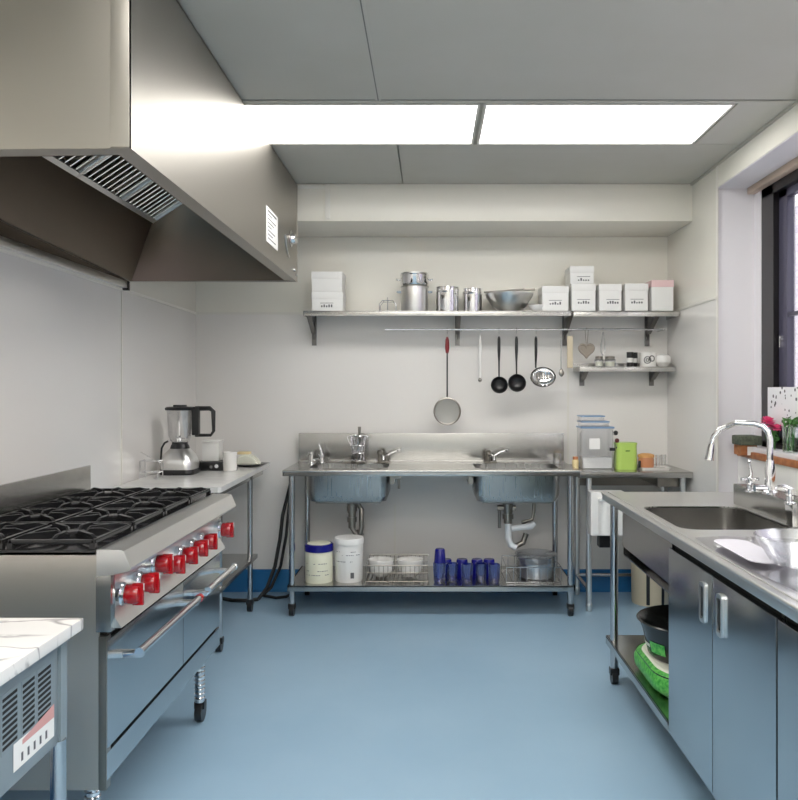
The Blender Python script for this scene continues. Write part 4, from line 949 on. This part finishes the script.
s = MB(); s.box(.85, 1.58, 2.83, 3.82, .197, .205); s.box(.85, .858, 2.83, 3.82, .165, .205, .002); s.box(.85, 1.58, 3.812, 3.82, .165, .205, .002); s.build('undershelf', 'steel', N)
def cabinet(y0, y1, label, ndoor):
    t = thing('base_cabinet', label, 'cabinet', (1.2, (y0+y1)/2, 0), 'cabinets under the sink counter')
    b = MB(); b.box(.868, 1.56, y0+.002, y1-.002, .175, .65, 0); b.box(.868, 1.56, y0+.002, y0+.02, .175, .855); b.box(.868, 1.56, y1-.02, y1-.002, .175, .65); b.box(.885, .90, y0, y1, .845, .857); [b.cyl((x_, y_, 0), (x_, y_, .18), .02) for x_ in (1.05, 1.5) for y_ in (y0+.1, y1-.1)]
    b.build('carcass', 'side', t)
    MB().box(.868, .884, y0, y1, .82, .862).build('top_gap', 'void', t)
    w = (y1-y0)/ndoor
    for k in range(ndoor):
        a, c_ = y0+w*k+.003, y0+w*(k+1)-.003
        dd = MB().box(.846, .866, a, c_, .177, .832, .003).build('cabinet_door', 'door', t)
        # pull near the meeting edge
        hy_ = (a+.07) if (k == ndoor-1 and ndoor > 1) else (c_-.07)
        if ndoor == 1: hy_ = a+.07
        f = MB(); f.loft([(0, 0, .022, .062, .012, 0), (0, 0, .022, .062, .012, .008), (0, 0, .013, .05, .008, .008), (0, 0, .013, .05, .008, .002)], 5, True, False)
        MT = Matrix.Translation((.846, hy_, .735)) @ Matrix(((0,0,-1,0), (1,0,0,0), (0,1,0,0), (0,0,0,1)))
        bmesh.ops.transform(f.b, matrix=MT, verts=f.b.verts[:])
        ho = f.build('handle', 'lightsteel', dd)
        MB().box(.842, .8455, hy_-.0115, hy_+.0115, .69, .78).build('recess', 'void', ho)
    return t
cabinet(1.93, 2.805, 'two door stainless cabinet under the sink counter, next to the open undershelf', 2)
cabinet(1.02, 1.926, 'near stainless cabinet at the right edge under the counter', 1)
# gooseneck faucet
gy = 3.06; gx = X(770, gy); gz = ct+.088
t = thing('gooseneck_faucet', 'tall chrome gooseneck faucet arching over the sink under the window', 'faucet', (gx, gy, gz))
MB().lathe([(0,0), (.03,0), (.03,.008), (.02,.015), (.019,.10), (.014,.13), (0,.13)], (gx, gy, gz), 24).cyl((gx-.06, gy, gz+.02), (gx+.02, gy, gz+.02), .014).build('body', 'chrome', t)
pts = [(gx, gy, gz+.1), (gx, gy, 1.20), (gx-.006, gy+.005, 1.228), (gx-.02, gy+.015, 1.247), (gx-.045, gy+.03, 1.257), (gx-.10, gy+.07, 1.261), (X(728, 3.24), 3.24, Z(426, 3.24)), (X(720, 3.26), 3.26, Z(429, 3.26)), (X(714, 3.27), 3.27, Z(436, 3.27)), (X(711.5, 3.28), 3.28, Z(444, 3.28))]
MB().tube(pts, .0118, 16).build('spout', 'chrome', t)
MB().tube([(X(711.5, 3.28), 3.28, Z(444, 3.28)), (X(710.5, 3.28), 3.28, Z(450, 3.28)), (X(709, 3.28), 3.28, Z(460, 3.28))], [.012,.015,.019], 16).build('spray_head', 'chrome', t)
MB().cyl((gx+.06, gy-.15, gz), (gx+.06, gy-.15, gz+.045), .011).build('lever_post', 'chrome', t)
for k, (px, y, lb_) in enumerate(((750, 3.12, 'chrome cross tap left of the gooseneck faucet'), (790, 2.78, 'chrome lever tap right of the gooseneck faucet'))):
    xx = X(px, y); t = thing('valve_tap', lb_, 'tap', (xx, y, gz), 'taps beside the gooseneck')
    MB().lathe([(0,0), (.02,0), (.02,.006), (.012,.01), (.012,.03), (.016,.035), (.016,.055), (0,.06)], (xx, y, gz), 20).build('stem', 'chrome', t)
    if k == 0:
        MB().cyl((xx-.035, y, gz+.05), (xx+.035, y, gz+.05), .006).cyl((xx, y-.035, gz+.05), (xx, y+.035, gz+.05), .006).tube([(xx, y, gz+.055), (xx+.005, y, gz+.075), (xx-.003, y, gz+.115)], [.010,.006,.004]).lathe([(0,-.01), (.008,-.006), (.01,0), (.008,.006), (0,.01)], (xx-.003, y, gz+.12), 14).build('handle', 'chrome', t)
    else:
        MB().tube([(xx, y, gz+.05), (xx-.02, y, gz+.06), (xx-.045, y, gz+.058)], [.012,.01,.008]).build('handle', 'chrome', t)
y = 2.95; xx = 1.30
t = MB().box(1.285, 1.3045, 2.80, 2.86, ct+.002, ct+.085, .003); tag(t.build('overflow_cover', 'chrome'), 'small chrome plate on the front of the splash ledge', 'plate')
# glass ring dish near tap
o = MB().tube([(X(763, 3.05)+.0, 3.05+.02*math.cos(a), gz+.022+.02*math.sin(a)) for a in [2*PI*k/20 for k in range(20)]], .003, 8, True) if False else None
# clear plastic sheet + container on counter
o = thing('plastic_bowl', 'clear plastic bowl standing near the front edge of the counter', 'bowl', (1.19, 2.18, ct))
MB().lathe([(0,.001), (.07,.001), (.10,.05), (.115,.075), (.113,.077), (.097,.052), (.068,.005), (0,.005)], (1.0, 2.14, ct+.019), 40).build('bowl', 'smoke', o)
o = MB(); rd = random.Random(4); nx, ny = 22, 30
grid = []
for i_ in range(nx+1):
    row = []
    for j_ in range(ny+1):
        u, v = i_/nx, j_/ny; xx = .875+.41*u; yy = 1.40+1.2*v
        zz = ct+.004+.007*(math.sin(9*u+5*v)*math.sin(7*v-3*u)+1)*min(1, 4*u, 4*(1-u), 4*v, 4*(1-v)) if True else 0
        row.append(o.b.verts.new((xx+.015*math.sin(6*v), yy+.03*math.sin(5*u), zz)))
    grid.append(row)
for i_ in range(nx):
    for j_ in range(ny): o.b.faces.new((grid[i_][j_], grid[i_+1][j_], grid[i_+1][j_+1], grid[i_][j_+1]))
M['film'] = clear('lilac_film', (.93,.92,.97,1), .32, .10)
tag(o.build('plastic_sheet', 'film'), 'crumpled clear plastic sheet lying on the counter beside the sink', 'sheet')
tag(MB().loft([(.93, 2.31, .052, .17, .05, ct+.0185), (.93, 2.31, .054, .172, .05, ct+.0225)], 8, True, True).build('reflection_patch', 'reflgrey'), 'thin pale rounded patch standing in for a reflection at the counter edge', 'reflection patch')  # pale slab stands in for a bright reflection on the counter

# shelf contents: bag and black tub
t = thing('patterned_bag', 'green and white patterned sack lying on the lower shelf under the sink', 'sack', (1.06, 3.1, .205))
m = MB(); cxb, cyb = 1.055, 3.20
m.loft([(cxb, cyb, .15, .22, .10, .206), (cxb, cyb, .19, .26, .14, .235), (cxb, cyb, .195, .265, .15, .27), (cxb, cyb, .186, .25, .15, .295), (cxb, cyb, .172, .236, .15, .303)], 8, True, True); m.build('lower_half', 'greenbag', t, 60)
m = MB(); m.loft([(cxb, cyb, .171, .235, .15, .3025), (cxb, cyb, .168, .23, .15, .308), (cxb, cyb, .16, .22, .14, .31)], 8, True, True); m.build('upper_half', 'bagwhite', t, 60)
m = MB(); m.loft([(cxb, cyb, .188, .252, .15, .291), (cxb, cyb, .188, .252, .15, .296)], 8, False, False); m.build('seam', 'bagblack', t)
t = thing('black_tub', 'round black tub with a green and white band sitting on the patterned sack', 'tub', (1.09, 3.15, .328))
bz_ = .312; bx2, by2 = 1.06, 3.21
MB().lathe([(0,0), (.16,0), (.17,.01), (.19,.10), (.205,.14), (.215,.145), (.21,.15), (.20,.145), (.175,.10), (.14,.012), (0,.012)], (bx2, by2, bz_), 48).build('body', 'bagblack', t)
for (a0, a1, mm, z0, z1) in ((-2.9, -2.45, 'greenbag', .03, .075), (2.6, 3.35, 'bagwhite', .045, .06), (-2.3, -1.7, 'bagwhite', .03, .07)):
    m = MB(); n = 12; vs = []
    for zz, r_ in ((z0, .17+.02*(z0-.01)/.09+.002), (z1, .17+.02*(z1-.01)/.09+.002)):
        vs.append([m.b.verts.new((bx2+r_*math.cos(a0+(a1-a0)*k/n), by2+r_*math.sin(a0+(a1-a0)*k/n), bz_+zz)) for k in range(n+1)])
    for k in range(n): m.b.faces.new((vs[0][k], vs[0][k+1], vs[1][k+1], vs[1][k]))
    m.build('band', mm, t)
# cream bin on the floor behind the counter
yb = 5.05; x0, x1 = X(636, yb), X(675, yb); xm = (x0+x1)/2; rr = (x1-x0)/2
t = thing('waste_bin', 'tall cream bin with black stripes on the floor beyond the counter', 'bin', (xm, yb+.12, 0))
MB().lathe([(0,.0), (rr*.93,.0), (rr*.96,.02), (rr*1.02,.5), (rr*1.04,.52), (rr*.98,.52), (0,.50)], (xm, yb+.12, 0), 40).build('body', 'beige', t)
for aa in (-1.95, -1.15):
    m = MB(); vs = []
    for zz, r_ in ((.012, rr*.965+.002), (.50, rr*1.02+.002)):
        vs.append([m.b.verts.new((xm+r_*math.cos(aa+d_), yb+.12+r_*math.sin(aa+d_), zz)) for d_ in (-.09, 0, .09)])
    for k in range(2): m.b.faces.new((vs[0][k], vs[0][k+1], vs[1][k+1], vs[1][k]))
    m.build('stripe', 'black', t)

# ================================================================ WINDOW SILL THINGS
SZ = RZ0+.03
t = thing('sponge_box', 'small wooden box with a dark scouring pad at the far end of the sill', 'box', (1.80, 4.35, SZ))
y = 4.35
xs0 = X(736, y); 
MB().box(1.70, 1.79, 4.32, 4.42, RZ0-.012, RZ0+.03+.012, .003).build('box', 'wood', t)
MB().box(1.69, 1.81, 4.30, 4.43, RZ0+.0425, RZ0+.095, .012).build('scouring_pad', 'sponge', t)
MB().box(1.735, 1.785, 4.315, 4.3195, RZ0-.012, RZ0+.035).build('label', 'card', t)
# vase with flowers
vx, vy = 1.815, 4.08
t = thing('glass_vase', 'clear glass vase of green stems on the window sill', 'vase', (vx, vy-.1, SZ))
vy2 = 3.98
MB().lathe([(0,0), (.032,0), (.036,.005), (.038,.13), (.035,.13), (.033,.008), (0,.007)], (vx, vy2, SZ), 28).build('vase', 'water', t)
m = MB()
for k in range(7):
    a = k*.9; m.tube([(vx+.012*math.cos(a), vy2+.012*math.sin(a), SZ+.01), (vx+.02*math.cos(a+.4), vy2+.02*math.sin(a+.4), SZ+.10), (vx+.035*math.cos(a+.6), vy2+.045*math.sin(a+.6), SZ+.165)], .0028, 6)
m.build('stem', 'stem', t)
def leaves(cx, cy, cz, rad, n, seed, P, nm='foliage', mt='leaf', size=.03):
    rd = random.Random(seed); m = MB()
    for k in range(n):
        d_ = Vector((rd.gauss(0,1), rd.gauss(0,1), rd.gauss(0,1))).normalized(); c_ = Vector((cx, cy, cz))+Vector((d_.x*rad[0], d_.y*rad[1], d_.z*rad[2]))*rd.uniform(.4, 1)
        u = Vector((rd.gauss(0,1), rd.gauss(0,1), rd.gauss(0,1))).normalized(); v = u.cross(d_).normalized(); s_ = size*rd.uniform(.6, 1.2)
        P_ = [c_-u*s_*.5, c_-u*s_*.15+v*s_*.25, c_+u*s_*.5, c_-u*s_*.15-v*s_*.25]
        m.b.faces.new([m.b.verts.new(p) for p in P_])
    return m.build(nm, mt, P, 0)
leaves(vx, vy2-.01, SZ+.155, (.028, .08, .025), 60, 3, t)
t = thing('pink_flowers', 'bright pink flower bunch at the left of the window sill', 'flowers', (vx-.005, 4.18, SZ))
m = MB()
for k in range(5): m.tube([(vx-.01+.01*k-.02, 4.18, SZ+.0), (vx-.015+.008*k-.01, 4.18, SZ+.10)], .003, 6)
m.build('stem', 'stem', t)
for (dx, dy, dz) in ((0, 0, .13), (-.03, .04, .12), (.01, -.05, .115), (-.01, .03, .155), (-.02, -.03, .15)):
    m = MB(); c0 = Vector((vx-.015+dx, 4.17+dy, SZ+dz))
    for ring in range(3):
        for k in range(8):
            a = k*PI/4+ring*.4; el = .2+ring*.5; d_ = Vector((math.cos(a)*math.cos(el), math.sin(a)*math.cos(el), math.sin(el)))
            s_ = Vector((-math.sin(a), math.cos(a), 0)); c_ = c0+d_*.006; L_ = .032-ring*.007
            m.b.faces.new([m.b.verts.new(p) for p in (c_, c_+d_*L_*.6+s_*.012, c_+d_*L_, c_+d_*L_*.6-s_*.012)])
            d2 = Vector((d_.x, d_.y, -d_.z)); m.b.faces.new([m.b.verts.new(p) for p in (c_, c_+d2*L_*.6+s_*.012, c_+d2*L_, c_+d2*L_*.6-s_*.012)])
    m.build('blossom', 'petal', t, 0)
leaves(vx-.01, 4.17, SZ+.07, (.03, .06, .05), 60, 5, t)
t = thing('herb_pot', 'small leafy green plant in a white pot on the near part of the sill', 'plant', (1.81, 3.72, SZ))
MB().lathe([(0,0), (.028,0), (.038,.05), (.035,.05), (.026,.006), (0,.006)], (1.812, 3.74, SZ), 24).build('pot', 'whitecer', t)
leaves(1.812, 3.74, SZ+.09, (.03, .13, .05), 140, 9, t)
# speckled sheet hung in front of the window
t = thing('speckled_sheet', 'white sheet with dark blots propped against the window glass', 'poster', (1.845, 3.8, 1.2))
zs0, zs1 = Z(430, 4.32), Z(385, 4.32)
sheet = MB().box(1.842, 1.845, 2.6, 4.31, 1.20, 1.405, .001).build('paper', 'speck', t)


# ================================================================ LIGHT, WORLD, CAMERA
wl = bpy.data.worlds.new('sky'); bpy.context.scene.world = wl; wl.use_nodes = True; nt = wl.node_tree
bg = nt.nodes['Background']
sk = nt.nodes.new('ShaderNodeTexSky'); sk.sky_type = 'NISHITA'; sk.sun_disc = False; sk.sun_elevation = math.radians(40); sk.sun_rotation = math.radians(200)
mx = nt.nodes.new('ShaderNodeMix'); mx.data_type = 'RGBA'; mx.inputs['Factor'].default_value = .9; mx.inputs['B'].default_value = (2.6, 2.55, 2.6, 1)
nt.links.new(sk.outputs[0], mx.inputs['A']); nt.links.new(mx.outputs['Result'], bg.inputs[0]); bg.inputs[1].default_value = .7
cam = bpy.data.cameras.new('camera'); co = bpy.data.objects.new('camera', cam); C.objects.link(co)
co.location = (0, 0, CH); co.rotation_euler = (PI/2, 0, 0)
cam.sensor_fit = 'HORIZONTAL'; cam.sensor_width = 36; cam.lens = F/798*36
cam.shift_x = -(VX-399)/798; cam.shift_y = -(400-VY)/798; cam.clip_start = .02
sc = bpy.context.scene; sc.camera = co
sc.view_settings.view_transform = 'Standard'; sc.view_settings.look = 'None'; sc.view_settings.gamma = 1; sc.view_settings.use_curve_mapping = False
sc.view_settings.exposure = 0.95
